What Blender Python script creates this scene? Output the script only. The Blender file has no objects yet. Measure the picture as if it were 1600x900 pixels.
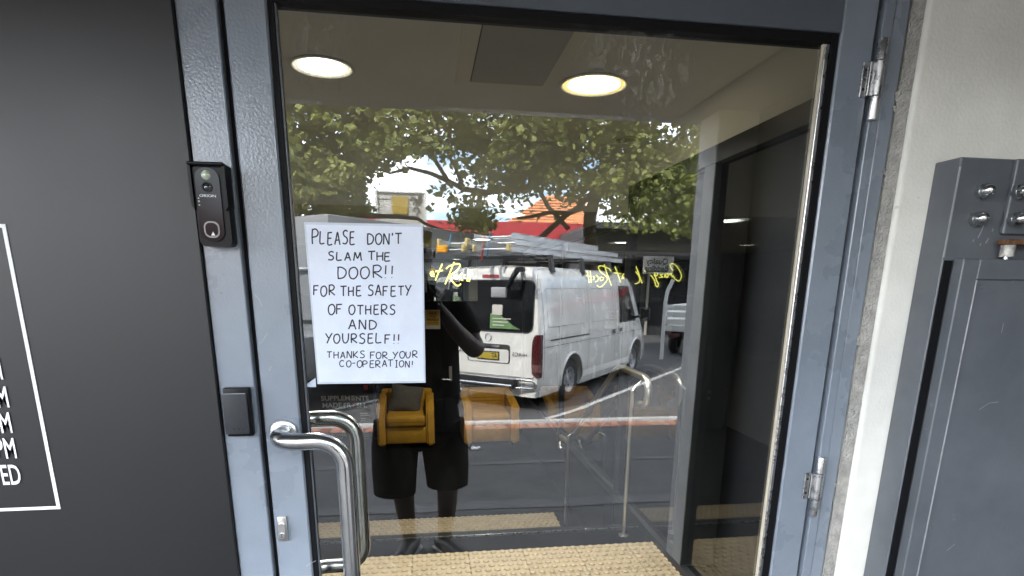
import bpy, bmesh, math, random
from mathutils import Matrix, Vector
random.seed(7)
PI = math.pi
S = bpy.context.scene
COL = S.collection

# ------------------------------------------------------------------ camera
# photograph surveyed in 1600 x 900 pixels: focal 900 px, principal row 671
FOC, PCX, PCY = 900.0, 800.0, 671.278
CAMY, CAMH = -1.15, 1.43
AX = Vector((0.9899, -0.1414, 0.0099)); AD = Vector((-0.0251, -0.2436, -0.9696)); AF = Vector((0.1395, 0.9595, -0.2447))
AF.normalize(); AX = (AX - AF * AX.dot(AF)).normalized(); AD = AF.cross(AX)
cam_d = bpy.data.cameras.new('camera'); cam = bpy.data.objects.new('camera', cam_d); COL.objects.link(cam)
cam_d.sensor_fit = 'HORIZONTAL'; cam_d.sensor_width = 36.0; cam_d.lens = FOC / 1600 * 36
cam_d.shift_y = (PCY - 450) / 1600; cam_d.clip_start = 0.02; cam_d.clip_end = 3000
rot = Matrix((AX, -AD, -AF)).transposed()
cam.matrix_world = Matrix.Translation((0, CAMY, CAMH)) @ rot.to_4x4()
S.camera = cam

# ------------------------------------------------------------------ sky and sun
SUN_AZ = Vector((-0.80, 0.60)); SUN_EL = math.radians(47)
W = bpy.data.worlds.new('World'); S.world = W; W.use_nodes = True
wn = W.node_tree.nodes; wl = W.node_tree.links
bg = wn['Background']
sky = wn.new('ShaderNodeTexSky'); sky.sky_type = 'NISHITA'; sky.sun_disc = False
sky.sun_elevation = SUN_EL; sky.sun_rotation = math.atan2(SUN_AZ.x, SUN_AZ.y)
sky.air_density = 1.0; sky.dust_density = 0.8; sky.ozone_density = 1.5
tc = wn.new('ShaderNodeTexCoord'); mp = wn.new('ShaderNodeMapping'); mp.inputs['Scale'].default_value = (1, 1, 2.6); mp.inputs['Location'].default_value = (1.3, 8.2, 0.6)
nz = wn.new('ShaderNodeTexNoise'); nz.inputs['Scale'].default_value = 2.6; nz.inputs['Detail'].default_value = 7; nz.inputs['Roughness'].default_value = 0.58
rp = wn.new('ShaderNodeValToRGB'); rp.color_ramp.elements[0].position = 0.40; rp.color_ramp.elements[1].position = 0.58
mx = wn.new('ShaderNodeMix'); mx.data_type = 'RGBA'
mx.inputs[7].default_value = (15.5, 16.2, 17.2, 1)
wl.new(tc.outputs['Generated'], mp.inputs['Vector']); wl.new(mp.outputs['Vector'], nz.inputs['Vector'])
wl.new(nz.outputs['Fac'], rp.inputs['Fac']); wl.new(rp.outputs['Color'], mx.inputs[0])
wl.new(sky.outputs['Color'], mx.inputs[6]); wl.new(mx.outputs[2], bg.inputs['Color'])
bg.inputs['Strength'].default_value = 0.15
sun_d = bpy.data.lights.new('sun', 'SUN'); sun_d.energy = 3.0; sun_d.angle = math.radians(0.6); sun_d.color = (1.0, 0.95, 0.87)
sun = bpy.data.objects.new('sun', sun_d); COL.objects.link(sun)
sv = Vector((SUN_AZ.x * math.cos(SUN_EL), SUN_AZ.y * math.cos(SUN_EL), math.sin(SUN_EL)))
sun.rotation_euler = sv.to_track_quat('Z', 'Y').to_euler(); sun.location = sv * 40

S.view_settings.view_transform = 'Standard'; S.view_settings.look = 'None'
S.view_settings.exposure = 2.82; S.view_settings.gamma = 1.0; S.view_settings.use_curve_mapping = False
S.render.engine = 'CYCLES'
S.cycles.use_denoising = True; S.cycles.use_adaptive_sampling = False; S.cycles.max_bounces = 12; S.cycles.transparent_max_bounces = 24
S.cycles.glossy_bounces = 6; S.cycles.diffuse_bounces = 4; S.cycles.transmission_bounces = 6
S.cycles.sample_clamp_indirect = 6.0; S.cycles.caustics_reflective = False; S.cycles.caustics_refractive = False

# ------------------------------------------------------------------ survey helpers (pixel of the photograph -> point of the place)
def ray(x, y):
    return AX * ((x - PCX) / FOC) + AD * ((y - PCY) / FOC) + AF
def on_y(x, y, Y):
    d = ray(x, y); t = (Y - CAMY) / d.y
    return Vector((d.x * t, Y, CAMH + d.z * t))
def street(x, y, Y):
    """a thing seen mirrored in the door: the point across the street, Y metres out from the door"""
    p = on_y(x, y, Y); return Vector((p.x, -Y, p.z))

# ------------------------------------------------------------------ mesh helpers
class MB:
    def __init__(s): s.bm = bmesh.new()
    def box(s, lo, hi, bev=0.0, seg=1, m=None):
        lo, hi = Vector(lo), Vector(hi); c = (lo + hi) / 2; d = hi - lo
        r = bmesh.ops.create_cube(s.bm, size=1.0, matrix=Matrix.Translation(c) @ Matrix.Diagonal((abs(d.x), abs(d.y), abs(d.z), 1)))
        vs = r['verts']
        if bev > 0:
            es = list({e for v in vs for e in v.link_edges})
            q = bmesh.ops.bevel(s.bm, geom=es, offset=bev, segments=seg, profile=0.5, affect='EDGES', clamp_overlap=True)
            vs = list({v for f in q['faces'] for v in f.verts} | {v for v in vs if v.is_valid})
        if m is not None: bmesh.ops.transform(s.bm, matrix=m, verts=vs)
        return s
    def pts(s, vs, fs):
        b = [s.bm.verts.new(v) for v in vs]
        for f in fs:
            try: s.bm.faces.new([b[i] for i in f])
            except ValueError: pass
        return s
    def prism(s, poly, vec):
        """closed polygon (list of 3D points) pushed along vec"""
        n = len(poly); vec = Vector(vec); P = [Vector(p) for p in poly]
        s.pts(P + [p + vec for p in P], [list(range(n))[::-1], list(range(n, 2 * n))] + [[i, (i + 1) % n, n + (i + 1) % n, n + i] for i in range(n)])
        return s
    def tube(s, path, r, seg=10, cap=True):
        P = [Vector(p) for p in path]; n = len(P)
        R = r if isinstance(r, (list, tuple)) else [r] * n
        T = []
        for i in range(n):
            a = P[max(i - 1, 0)]; b = P[min(i + 1, n - 1)]; T.append((b - a).normalized())
        u = T[0].orthogonal().normalized(); rings = []
        for i in range(n):
            u = (u - T[i] * u.dot(T[i])).normalized(); v = T[i].cross(u)
            rings.append([s.bm.verts.new(P[i] + (u * math.cos(2 * PI * k / seg) + v * math.sin(2 * PI * k / seg)) * R[i]) for k in range(seg)])
        for i in range(n - 1):
            for k in range(seg):
                s.bm.faces.new([rings[i][k], rings[i][(k + 1) % seg], rings[i + 1][(k + 1) % seg], rings[i + 1][k]])
        if cap:
            s.bm.faces.new(rings[0][::-1]); s.bm.faces.new(rings[-1])
        return s
    def lathe(s, prof, origin, axis, seg=20):
        """profile of (radius, height) pairs turned about axis"""
        axis = Vector(axis).normalized(); u = axis.orthogonal().normalized(); v = axis.cross(u); o = Vector(origin); rings = []
        for r, h in prof:
            if r < 1e-6: rings.append([s.bm.verts.new(o + axis * h)])
            else: rings.append([s.bm.verts.new(o + axis * h + (u * math.cos(2 * PI * k / seg) + v * math.sin(2 * PI * k / seg)) * r) for k in range(seg)])
        for a, b in zip(rings[:-1], rings[1:]):
            for k in range(seg):
                k2 = (k + 1) % seg
                q = [a[k % len(a)], a[k2 % len(a)], b[k2 % len(b)], b[k % len(b)]]
                w = []
                for x in q:
                    if x not in w: w.append(x)
                if len(w) > 2:
                    try: s.bm.faces.new(w)
                    except ValueError: pass
        return s
    def ribbon(s, path, w, n, proud=0.0):
        """flat pen stroke lying on a plane with normal n"""
        n = Vector(n); P = [Vector(p) + n * proud for p in path]; L = []; R = []
        for i in range(len(P)):
            t = (P[min(i + 1, len(P) - 1)] - P[max(i - 1, 0)])
            if t.length < 1e-9: t = Vector((1, 0, 0))
            sd = t.normalized().cross(n).normalized() * w / 2
            L.append(s.bm.verts.new(P[i] + sd)); R.append(s.bm.verts.new(P[i] - sd))
        for i in range(len(P) - 1):
            s.bm.faces.new([L[i], R[i], R[i + 1], L[i + 1]])
        return s
    def build(s, name, mat, parent=None, smooth=None, label=None):
        bmesh.ops.remove_doubles(s.bm, verts=s.bm.verts, dist=1e-6)
        bmesh.ops.recalc_face_normals(s.bm, faces=s.bm.faces)
        me = bpy.data.meshes.new(name); s.bm.to_mesh(me); s.bm.free()
        return add(name, me, mat, parent, smooth, label)
def add(name, me, mat, parent=None, smooth=None, label=None):
    if mat: me.materials.clear(); me.materials.append(MAT[mat] if isinstance(mat, str) else mat)
    if smooth:
        me.polygons.foreach_set('use_smooth', [True] * len(me.polygons))
        me.set_sharp_from_angle(angle=math.radians(smooth if smooth is not True else 40))
    o = bpy.data.objects.new(name, me); COL.objects.link(o)
    if parent: adopt(o, parent)
    if label: o['label'] = label
    return o
BASE = {}
def adopt(o, parent):
    o.parent = parent
    m = BASE.get(parent.name)
    if m is not None: o.matrix_parent_inverse = m.inverted()
def thing(name, label, cat, loc=(0, 0, 0), rz=0.0, group=None, local=False):
    o = bpy.data.objects.new(name, None); COL.objects.link(o); o.empty_display_size = 0.1
    o.location = loc; o.rotation_euler = (0, 0, rz)
    if not local: BASE[o.name] = Matrix.Translation(loc) @ Matrix.Rotation(rz, 4, 'Z')
    return tag(o, label, cat, group)
def tag(o, label, cat, group=None):
    o['label'] = label; o['category'] = cat
    if group: o['group'] = group
    return o
def struct(o): o['kind'] = 'structure'; return o
def copy_tree(o, parent=None, label=None):
    c = o.copy(); COL.objects.link(c); c.parent = parent
    if label: c['label'] = label
    for ch in list(o.children): copy_tree(ch, c)
    return c
def real_mesh(o):
    dg = bpy.context.evaluated_depsgraph_get(); dg.update()
    return bpy.data.meshes.new_from_object(o.evaluated_get(dg))
def text_mesh(body, size, sx=1.0, align='CENTER', depth=0.0, bold=0.0, shear=0.0):
    c = bpy.data.curves.new('t', 'FONT'); c.body = body; c.size = size; c.align_x = align; c.align_y = 'CENTER'
    c.extrude = depth; c.offset = bold; c.resolution_u = 3; c.shear = shear
    o = bpy.data.objects.new('t', c); COL.objects.link(o)
    me = real_mesh(o); bpy.data.objects.remove(o); bpy.data.curves.remove(c)
    me.transform(Matrix.Diagonal((sx, 1, 1, 1)))
    return me
def put_text(name, body, size, pos, right, mat, parent, sx=1.0, align='CENTER', bold=0.0, shear=0.0, depth=0.0, up=(0, 0, 1)):
    me = text_mesh(body, size, sx, align, depth, bold, shear)
    r = Vector(right).normalized(); u = Vector(up).normalized(); n = r.cross(u)
    me.transform(Matrix.Translation(pos) @ Matrix((r, u, n)).transposed().to_4x4())
    return add(name, me, mat, parent)

# ------------------------------------------------------------------ materials
MAT = {}
def material(name, col, rough=0.5, metal=0.0, var=0.0, vscale=8.0, bump=0.0, bscale=120.0, coat=0.0, spec=0.5, emit=0.0, emcol=None, speck=None, rvar=0.0, detail=4.0, stretch=None):
    m = bpy.data.materials.new(name); m.use_nodes = True; MAT[name] = m
    N = m.node_tree.nodes; L = m.node_tree.links; p = N['Principled BSDF']
    p.inputs['Base Color'].default_value = (*col, 1); p.inputs['Roughness'].default_value = rough; p.inputs['Metallic'].default_value = metal
    p.inputs['Specular IOR Level'].default_value = spec; p.inputs['Coat Weight'].default_value = coat; p.inputs['Coat Roughness'].default_value = 0.08
    if emit: p.inputs['Emission Color'].default_value = (*(emcol or col), 1); p.inputs['Emission Strength'].default_value = emit
    t = N.new('ShaderNodeTexCoord'); vec = t.outputs['Object']
    if stretch:
        q = N.new('ShaderNodeMapping'); q.inputs['Scale'].default_value = stretch; L.new(vec, q.inputs['Vector']); vec = q.outputs['Vector']
    if var or rvar:
        n = N.new('ShaderNodeTexNoise'); n.inputs['Scale'].default_value = vscale; n.inputs['Detail'].default_value = detail; n.inputs['Roughness'].default_value = 0.6
        L.new(vec, n.inputs['Vector'])
        if var:
            r = N.new('ShaderNodeMapRange'); r.inputs['From Min'].default_value = 0.3; r.inputs['From Max'].default_value = 0.7
            r.inputs['To Min'].default_value = 1 - var; r.inputs['To Max'].default_value = 1 + var
            L.new(n.outputs['Fac'], r.inputs['Value'])
            h = N.new('ShaderNodeMix'); h.data_type = 'RGBA'; h.blend_type = 'MULTIPLY'; h.inputs[0].default_value = 1; h.inputs[6].default_value = (*col, 1)
            L.new(r.outputs['Result'], h.inputs[7]); src = h.outputs[2]
            if speck:
                n2 = N.new('ShaderNodeTexNoise'); n2.inputs['Scale'].default_value = speck[0]; n2.inputs['Detail'].default_value = 2; L.new(vec, n2.inputs['Vector'])
                r2 = N.new('ShaderNodeMapRange'); r2.inputs['From Min'].default_value = speck[1]; r2.inputs['From Max'].default_value = speck[1] + 0.08
                L.new(n2.outputs['Fac'], r2.inputs['Value'])
                h2 = N.new('ShaderNodeMix'); h2.data_type = 'RGBA'; h2.inputs[7].default_value = (*speck[2], 1)
                L.new(r2.outputs['Result'], h2.inputs[0]); L.new(src, h2.inputs[6]); src = h2.outputs[2]
            L.new(src, p.inputs['Base Color'])
        if rvar:
            r = N.new('ShaderNodeMapRange'); r.inputs['From Min'].default_value = 0.3; r.inputs['From Max'].default_value = 0.7
            r.inputs['To Min'].default_value = max(rough - rvar, 0.02); r.inputs['To Max'].default_value = min(rough + rvar, 1)
            L.new(n.outputs['Fac'], r.inputs['Value']); L.new(r.outputs['Result'], p.inputs['Roughness'])
    if bump:
        n = N.new('ShaderNodeTexNoise'); n.inputs['Scale'].default_value = bscale; n.inputs['Detail'].default_value = 3; L.new(vec, n.inputs['Vector'])
        b = N.new('ShaderNodeBump'); b.inputs['Strength'].default_value = bump; b.inputs['Distance'].default_value = 0.01
        L.new(n.outputs['Fac'], b.inputs['Height']); L.new(b.outputs['Normal'], p.inputs['Normal'])
        if coat: L.new(b.outputs['Normal'], p.inputs['Coat Normal'])
    return m
def glass(name, r0, tint, dirt=None, wave=0.0):
    m = bpy.data.materials.new(name); m.use_nodes = True; MAT[name] = m
    N = m.node_tree.nodes; L = m.node_tree.links; N.remove(N['Principled BSDF']); out = N['Material Output']
    tr = N.new('ShaderNodeBsdfTransparent'); tr.inputs['Color'].default_value = (*tint, 1)
    gl = N.new('ShaderNodeBsdfGlossy'); gl.inputs['Roughness'].default_value = 0.0; gl.inputs['Color'].default_value = (0.97, 0.985, 1, 1)
    fr = N.new('ShaderNodeFresnel'); fr.inputs['IOR'].default_value = 1.5
    ma = N.new('ShaderNodeMath'); ma.operation = 'MULTIPLY_ADD'; ma.inputs[1].default_value = 1 - r0; ma.inputs[2].default_value = r0 - 0.04; ma.use_clamp = True
    L.new(fr.outputs['Fac'], ma.inputs[0])
    mix = N.new('ShaderNodeMixShader'); L.new(ma.outputs['Value'], mix.inputs['Fac']); L.new(tr.outputs['BSDF'], mix.inputs[1]); L.new(gl.outputs['BSDF'], mix.inputs[2])
    if wave:
        t = N.new('ShaderNodeTexCoord'); n = N.new('ShaderNodeTexNoise'); n.inputs['Scale'].default_value = 1.6; n.inputs['Detail'].default_value = 1
        b = N.new('ShaderNodeBump'); b.inputs['Strength'].default_value = wave; b.inputs['Distance'].default_value = 0.01
        L.new(t.outputs['Object'], n.inputs['Vector']); L.new(n.outputs['Fac'], b.inputs['Height']); L.new(b.outputs['Normal'], gl.inputs['Normal'])
    last = mix
    if dirt:
        t = N.new('ShaderNodeTexCoord'); df = N.new('ShaderNodeBsdfDiffuse'); df.inputs['Color'].default_value = (0.75, 0.74, 0.70, 1)
        ts = N.new('ShaderNodeBsdfTranslucent'); ts.inputs['Color'].default_value = (0.75, 0.74, 0.70, 1)
        dm = N.new('ShaderNodeMixShader'); dm.inputs['Fac'].default_value = 0.5; L.new(df.outputs['BSDF'], dm.inputs[1]); L.new(ts.outputs['BSDF'], dm.inputs[2])
        acc = None
        for (cx, cz, rx, rz, amt, sc, lo) in dirt:
            mpn = N.new('ShaderNodeMapping'); mpn.vector_type = 'POINT'
            mpn.inputs['Location'].default_value = (-cx / rx, 0, -cz / rz); mpn.inputs['Scale'].default_value = (1 / rx, 0, 1 / rz)
            L.new(t.outputs['Object'], mpn.inputs['Vector'])
            ln = N.new('ShaderNodeVectorMath'); ln.operation = 'LENGTH'; L.new(mpn.outputs['Vector'], ln.inputs[0])
            fall = N.new('ShaderNodeMapRange'); fall.inputs['From Min'].default_value = 0.25; fall.inputs['From Max'].default_value = 1.0
            fall.inputs['To Min'].default_value = 1; fall.inputs['To Max'].default_value = 0; L.new(ln.outputs['Value'], fall.inputs['Value'])
            sm = N.new('ShaderNodeMapping'); sm.inputs['Scale'].default_value = (1.5, 1, 0.75); sm.inputs['Rotation'].default_value = (0, 0.35, 0); L.new(t.outputs['Object'], sm.inputs['Vector'])
            nn = N.new('ShaderNodeTexNoise'); nn.inputs['Scale'].default_value = sc; nn.inputs['Detail'].default_value = 6; nn.inputs['Distortion'].default_value = 1.2; nn.inputs['Roughness'].default_value = 0.65
            L.new(sm.outputs['Vector'], nn.inputs['Vector'])
            th = N.new('ShaderNodeMapRange'); th.inputs['From Min'].default_value = lo; th.inputs['From Max'].default_value = lo + 0.16; L.new(nn.outputs['Fac'], th.inputs['Value'])
            pr = N.new('ShaderNodeMath'); pr.operation = 'MULTIPLY'; L.new(fall.outputs['Result'], pr.inputs[0]); L.new(th.outputs['Result'], pr.inputs[1])
            pa = N.new('ShaderNodeMath'); pa.operation = 'MULTIPLY'; L.new(pr.outputs['Value'], pa.inputs[0]); pa.inputs[1].default_value = amt
            if acc is None: acc = pa
            else:
                ad = N.new('ShaderNodeMath'); ad.operation = 'MAXIMUM'; L.new(acc.outputs['Value'], ad.inputs[0]); L.new(pa.outputs['Value'], ad.inputs[1]); acc = ad
        fin = N.new('ShaderNodeMixShader'); L.new(acc.outputs['Value'], fin.inputs['Fac']); L.new(mix.outputs['Shader'], fin.inputs[1]); L.new(dm.outputs['Shader'], fin.inputs[2]); last = fin
    L.new(last.outputs['Shader'], out.inputs['Surface'])
    return m
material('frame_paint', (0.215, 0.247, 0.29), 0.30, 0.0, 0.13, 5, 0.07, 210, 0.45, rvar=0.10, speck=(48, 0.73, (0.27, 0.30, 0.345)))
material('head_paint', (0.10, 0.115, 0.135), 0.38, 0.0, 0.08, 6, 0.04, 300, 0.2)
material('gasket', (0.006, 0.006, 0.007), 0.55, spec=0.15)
material('bead_cream', (0.55, 0.50, 0.40), 0.35, 0.0, 0.08)
material('black_panel', (0.009, 0.009, 0.010), 0.40, 0.0, 0.05, 3, 0.05, 1100, spec=0.5, rvar=0.02)
material('white_print', (0.85, 0.86, 0.86), 0.5)
material('black_plastic', (0.007, 0.007, 0.008), 0.30, 0.0, 0.15, 60, spec=0.14)
material('grey_plastic', (0.035, 0.037, 0.041), 0.5, 0.0, 0.10, 80, 0.08, 800, spec=0.25)
material('black_gloss', (0.009, 0.010, 0.012), 0.12, spec=0.12)
material('lens', (0.02, 0.02, 0.025), 0.03, coat=1.0)
material('sensor_lens', (0.45, 0.50, 0.36), 0.12, coat=1.0)
material('steel', (0.62, 0.62, 0.61), 0.20, 1.0, 0.05, 30, rvar=0.06)
material('brushed_steel', (0.60, 0.60, 0.60), 0.30, 1.0, 0.08, 60, 0.02, 400, rvar=0.1)
material('rail_steel', (0.72, 0.70, 0.66), 0.33, 1.0)
material('lock_metal', (0.60, 0.59, 0.57), 0.34, 1.0)
material('dark_slot', (0.01, 0.01, 0.01), 0.6)
material('render_wall', (0.78, 0.765, 0.70), 0.88, 0.0, 0.10, 5, 0.16, 150, speck=(26, 0.72, (0.22, 0.22, 0.20)))
material('raw_edge', (0.42, 0.40, 0.36), 0.95, 0.0, 0.25, 40, 0.9, 180)
material('gate_paint', (0.115, 0.125, 0.138), 0.40, 0.0, 0.14, 9, 0.10, 420, speck=(30, 0.74, (0.20, 0.21, 0.22)))
material('worn_edge', (0.36, 0.37, 0.38), 0.45, 0.3, 0.2, 40)
material('rust', (0.16, 0.075, 0.035), 0.85, 0.1, 0.5, 60, 0.6, 200)
material('worn_white', (0.45, 0.43, 0.39), 0.6, 0.2, 0.5, 70, 0.3, 200)
material('paper', (0.68, 0.73, 0.84), 0.38, 0.0, 0.05, 14, 0.35, 22, coat=0.3)
material('laminate', (0.58, 0.63, 0.72), 0.22, 0.0, 0.06, 30, 0.3, 25, coat=0.4)
material('ink', (0.02, 0.018, 0.03), 0.5)
material('soffit', (0.26, 0.26, 0.245), 0.8, 0.0, 0.06, 3, 0.05, 80)
material('facade', (0.45, 0.44, 0.41), 0.85, 0.0, 0.12, 1.5, 0.1, 60)
material('pier_white', (0.42, 0.415, 0.40), 0.85, 0.0, 0.08, 6, 0.1, 120)
material('asphalt', (0.054, 0.053, 0.051), 0.85, 0.0, 0.28, 3.2, 0.7, 170, speck=(150, 0.60, (0.17, 0.165, 0.16)))
material('asphalt_road', (0.056, 0.056, 0.057), 0.85, 0.0, 0.25, 1.2, 0.6, 120, speck=(110, 0.62, (0.15, 0.15, 0.145)))
material('patch', (0.075, 0.074, 0.072), 0.88, 0.0, 0.2, 5, 0.6, 160, speck=(150, 0.60, (0.19, 0.185, 0.18)))
material('concrete', (0.40, 0.385, 0.35), 0.9, 0.0, 0.18, 5, 0.35, 110)
material('brick', (0.42, 0.19, 0.12), 0.85, 0.0, 0.28, 3.1, 0.3, 120)
material('brick_pale', (0.48, 0.26, 0.17), 0.85, 0.0, 0.25, 5, 0.3, 120)
material('brick_dark', (0.27, 0.105, 0.065), 0.85, 0.0, 0.28, 3.1, 0.3, 120)
material('mortar', (0.24, 0.22, 0.20), 0.95, 0.0, 0.2, 20, 0.4, 150)
material('road_paint', (0.36, 0.36, 0.35), 0.7, 0.0, 0.2, 12, 0.2, 120)
material('tactile', (0.31, 0.25, 0.165), 0.38, 0.0, 0.14, 9, 0.10, 300, speck=(40, 0.71, (0.28, 0.22, 0.15)))
material('carpet', (0.006, 0.006, 0.0065), 0.95, 0.0, 0.2, 60, 0.6, 500, spec=0.03)
material('ceiling_paint', (0.74, 0.735, 0.70), 0.85, 0.0, 0.05, 2, 0.05, 90)
material('inner_wall', (0.42, 0.41, 0.38), 0.8, 0.0, 0.08, 3, 0.05, 90)
material('dark_wall', (0.008, 0.008, 0.009), 0.7, 0.0, 0.1, 4, spec=0.1)
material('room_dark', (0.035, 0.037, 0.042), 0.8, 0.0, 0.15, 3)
material('inner_frame', (0.014, 0.015, 0.017), 0.45, 0.0, 0.08, 8, spec=0.2)
material('mustard', (0.42, 0.215, 0.012), 0.75, 0.0, 0.16, 9, 0.25, 120)
material('mustard_dark', (0.20, 0.10, 0.01), 0.8)
material('cushion_grey', (0.095, 0.088, 0.078), 0.85, 0.0, 0.15, 20, 0.5, 300)
material('lamp_warm', (1.0, 0.90, 0.70), 0.5, emit=2.6, emcol=(1.0, 0.86, 0.58))
material('lamp_cool', (1.0, 0.97, 0.86), 0.5, emit=1.8, emcol=(1.0, 0.96, 0.84))
material('lamp_small', (1.0, 0.95, 0.82), 0.5, emit=0.8, emcol=(1.0, 0.93, 0.75))
material('lamp_rim', (0.9, 0.7, 0.3), 0.5, emit=0.22, emcol=(1.0, 0.66, 0.20))
material('lamp_pale', (0.9, 0.88, 0.8), 0.5, emit=0.14, emcol=(1.0, 0.95, 0.74))
material('lamp_ring', (0.75, 0.72, 0.62), 0.45)
material('neon', (1.0, 0.95, 0.3), 0.4, emit=0.55, emcol=(1.0, 0.92, 0.18))
material('poster_yellow', (0.72, 0.42, 0.02), 0.6, 0.0, 0.05)
material('poster_white', (0.62, 0.60, 0.55), 0.6)
material('kiosk_black', (0.007, 0.007, 0.008), 0.5, spec=0.12)
material('print_pale', (0.52, 0.49, 0.45), 0.6)
material('print_red', (0.30, 0.02, 0.03), 0.6)
material('cup', (0.5, 0.45, 0.4), 0.5)
material('shade_grey', (0.30, 0.29, 0.27), 0.6)
# van
material('van_white', (0.66, 0.655, 0.62), 0.25, 0.0, 0.10, 2.5, coat=0.9, rvar=0.06)
material('van_side', (0.74, 0.735, 0.70), 0.30, 0.0, 0.06, 2.5, coat=0.5)
material('seam', (0.03, 0.03, 0.03), 0.7)
material('van_glass', (0.008, 0.009, 0.010), 0.05, spec=0.35)
material('tail_red', (0.06, 0.008, 0.010), 0.18, coat=0.7)
material('tail_clear', (0.12, 0.045, 0.045), 0.15, coat=0.7)
material('brake_red', (0.36, 0.06, 0.07), 0.2, coat=0.5)
material('chrome', (0.72, 0.72, 0.72), 0.10, 1.0)
material('plate_yellow', (0.36, 0.28, 0.03), 0.5)
material('rubber', (0.018, 0.018, 0.019), 0.8, 0.0, 0.1, 30)
material('rim_grey', (0.30, 0.30, 0.31), 0.45, 0.4, 0.15, 12)
material('black_metal', (0.012, 0.012, 0.013), 0.5)
material('alu', (0.55, 0.56, 0.57), 0.42, 0.85, 0.12, 8, 0.05, 90)
material('ladder_foot', (0.55, 0.44, 0.20), 0.7)
material('strap_blue', (0.05, 0.22, 0.42), 0.7)
material('strap_red', (0.45, 0.05, 0.03), 0.7)
material('tie_orange', (0.75, 0.33, 0.01), 0.6)
material('sticker_green', (0.10, 0.20, 0.07), 0.6)
material('mirror_grey', (0.30, 0.30, 0.30), 0.35)
# people
material('skin', (0.075, 0.042, 0.030), 0.6)
material('shirt_black', (0.008, 0.008, 0.009), 0.9, 0.0, 0.2, 20, 0.3, 60, spec=0.1)
material('shorts_black', (0.009, 0.008, 0.008), 0.9, 0.0, 0.2, 20, 0.3, 60, spec=0.1)
material('hair', (0.012, 0.009, 0.007), 0.7)
material('shoe', (0.02, 0.02, 0.02), 0.5)
material('shoe_sole', (0.30, 0.30, 0.30), 0.7)
# street
material('bark', (0.085, 0.068, 0.050), 0.9, 0.0, 0.4, 6, 0.8, 30)
material('red_fascia', (0.36, 0.022, 0.030), 0.55, 0.0, 0.08, 2)
material('corrugated', (0.52, 0.50, 0.45), 0.5, 0.2, 0.12, 3)
material('shop_dark', (0.05, 0.05, 0.052), 0.7, 0.0, 0.2, 2)
material('shop_glass', (0.02, 0.022, 0.025), 0.08)
material('cream_wall', (0.48, 0.45, 0.38), 0.85, 0.0, 0.1, 1.5)
material('roof_tile', (0.50, 0.20, 0.085), 0.85, 0.0, 0.30, 2.5, 0.4, 12)
material('white_paint', (0.72, 0.72, 0.70), 0.6, 0.0, 0.08, 4)
material('sign_white', (0.52, 0.51, 0.48), 0.6, 0.0, 0.08, 4)
material('sign_yellow', (0.42, 0.29, 0.05), 0.6, 0.0, 0.08, 4)
material('truck_grey', (0.19, 0.20, 0.21), 0.5, 0.0, 0.08, 2)
material('truck_blue', (0.20, 0.28, 0.38), 0.25)
material('litter', (0.75, 0.74, 0.72), 0.8)
def leaf_material():
    m = bpy.data.materials.new('leaf'); m.use_nodes = True; MAT['leaf'] = m
    N = m.node_tree.nodes; L = m.node_tree.links; N.remove(N['Principled BSDF'])
    t = N.new('ShaderNodeTexCoord'); n = N.new('ShaderNodeTexNoise'); n.inputs['Scale'].default_value = 1.7; n.inputs['Detail'].default_value = 6; n.inputs['Roughness'].default_value = 0.75
    L.new(t.outputs['Object'], n.inputs['Vector'])
    r = N.new('ShaderNodeValToRGB'); e = r.color_ramp.elements
    e[0].position = 0.30; e[0].color = (0.125, 0.155, 0.045, 1); e[1].position = 0.72; e[1].color = (0.40, 0.40, 0.12, 1)
    k = e.new(0.52); k.color = (0.25, 0.275, 0.075, 1)
    L.new(n.outputs['Fac'], r.inputs['Fac'])
    d = N.new('ShaderNodeBsdfPrincipled'); d.inputs['Roughness'].default_value = 0.5; L.new(r.outputs['Color'], d.inputs['Base Color'])
    s = N.new('ShaderNodeBsdfTranslucent'); L.new(r.outputs['Color'], s.inputs['Color'])
    x = N.new('ShaderNodeMixShader'); x.inputs['Fac'].default_value = 0.45; L.new(d.outputs['BSDF'], x.inputs[1]); L.new(s.outputs['BSDF'], x.inputs[2])
    L.new(x.outputs['Shader'], N['Material Output'].inputs['Surface'])
leaf_material()
glass('door_glass', 0.17, (0.93, 0.95, 0.94), wave=0.004, dirt=[(-0.172, 1.842, 0.085, 0.09, 0.14, 34, 0.50), (-0.178, 1.795, 0.06, 0.05, 0.22, 60, 0.50), (0.405, 1.828, 0.125, 0.10, 0.40, 46, 0.46), (0.318, 1.853, 0.035, 0.03, 0.25, 60, 0.48), (0.25, 1.3, 0.65, 0.9, 0.006, 14, 0.50)])
glass('clear_glass', 0.04, (0.96, 0.975, 0.97))
MAT['clear_glass'].node_tree.nodes['Mix Shader'].inputs['Fac'].default_value = 0.0
for l_ in list(MAT['clear_glass'].node_tree.nodes['Mix Shader'].inputs['Fac'].links): MAT['clear_glass'].node_tree.links.remove(l_)
glass('inner_glass', 0.13, (0.55, 0.57, 0.57))

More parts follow.
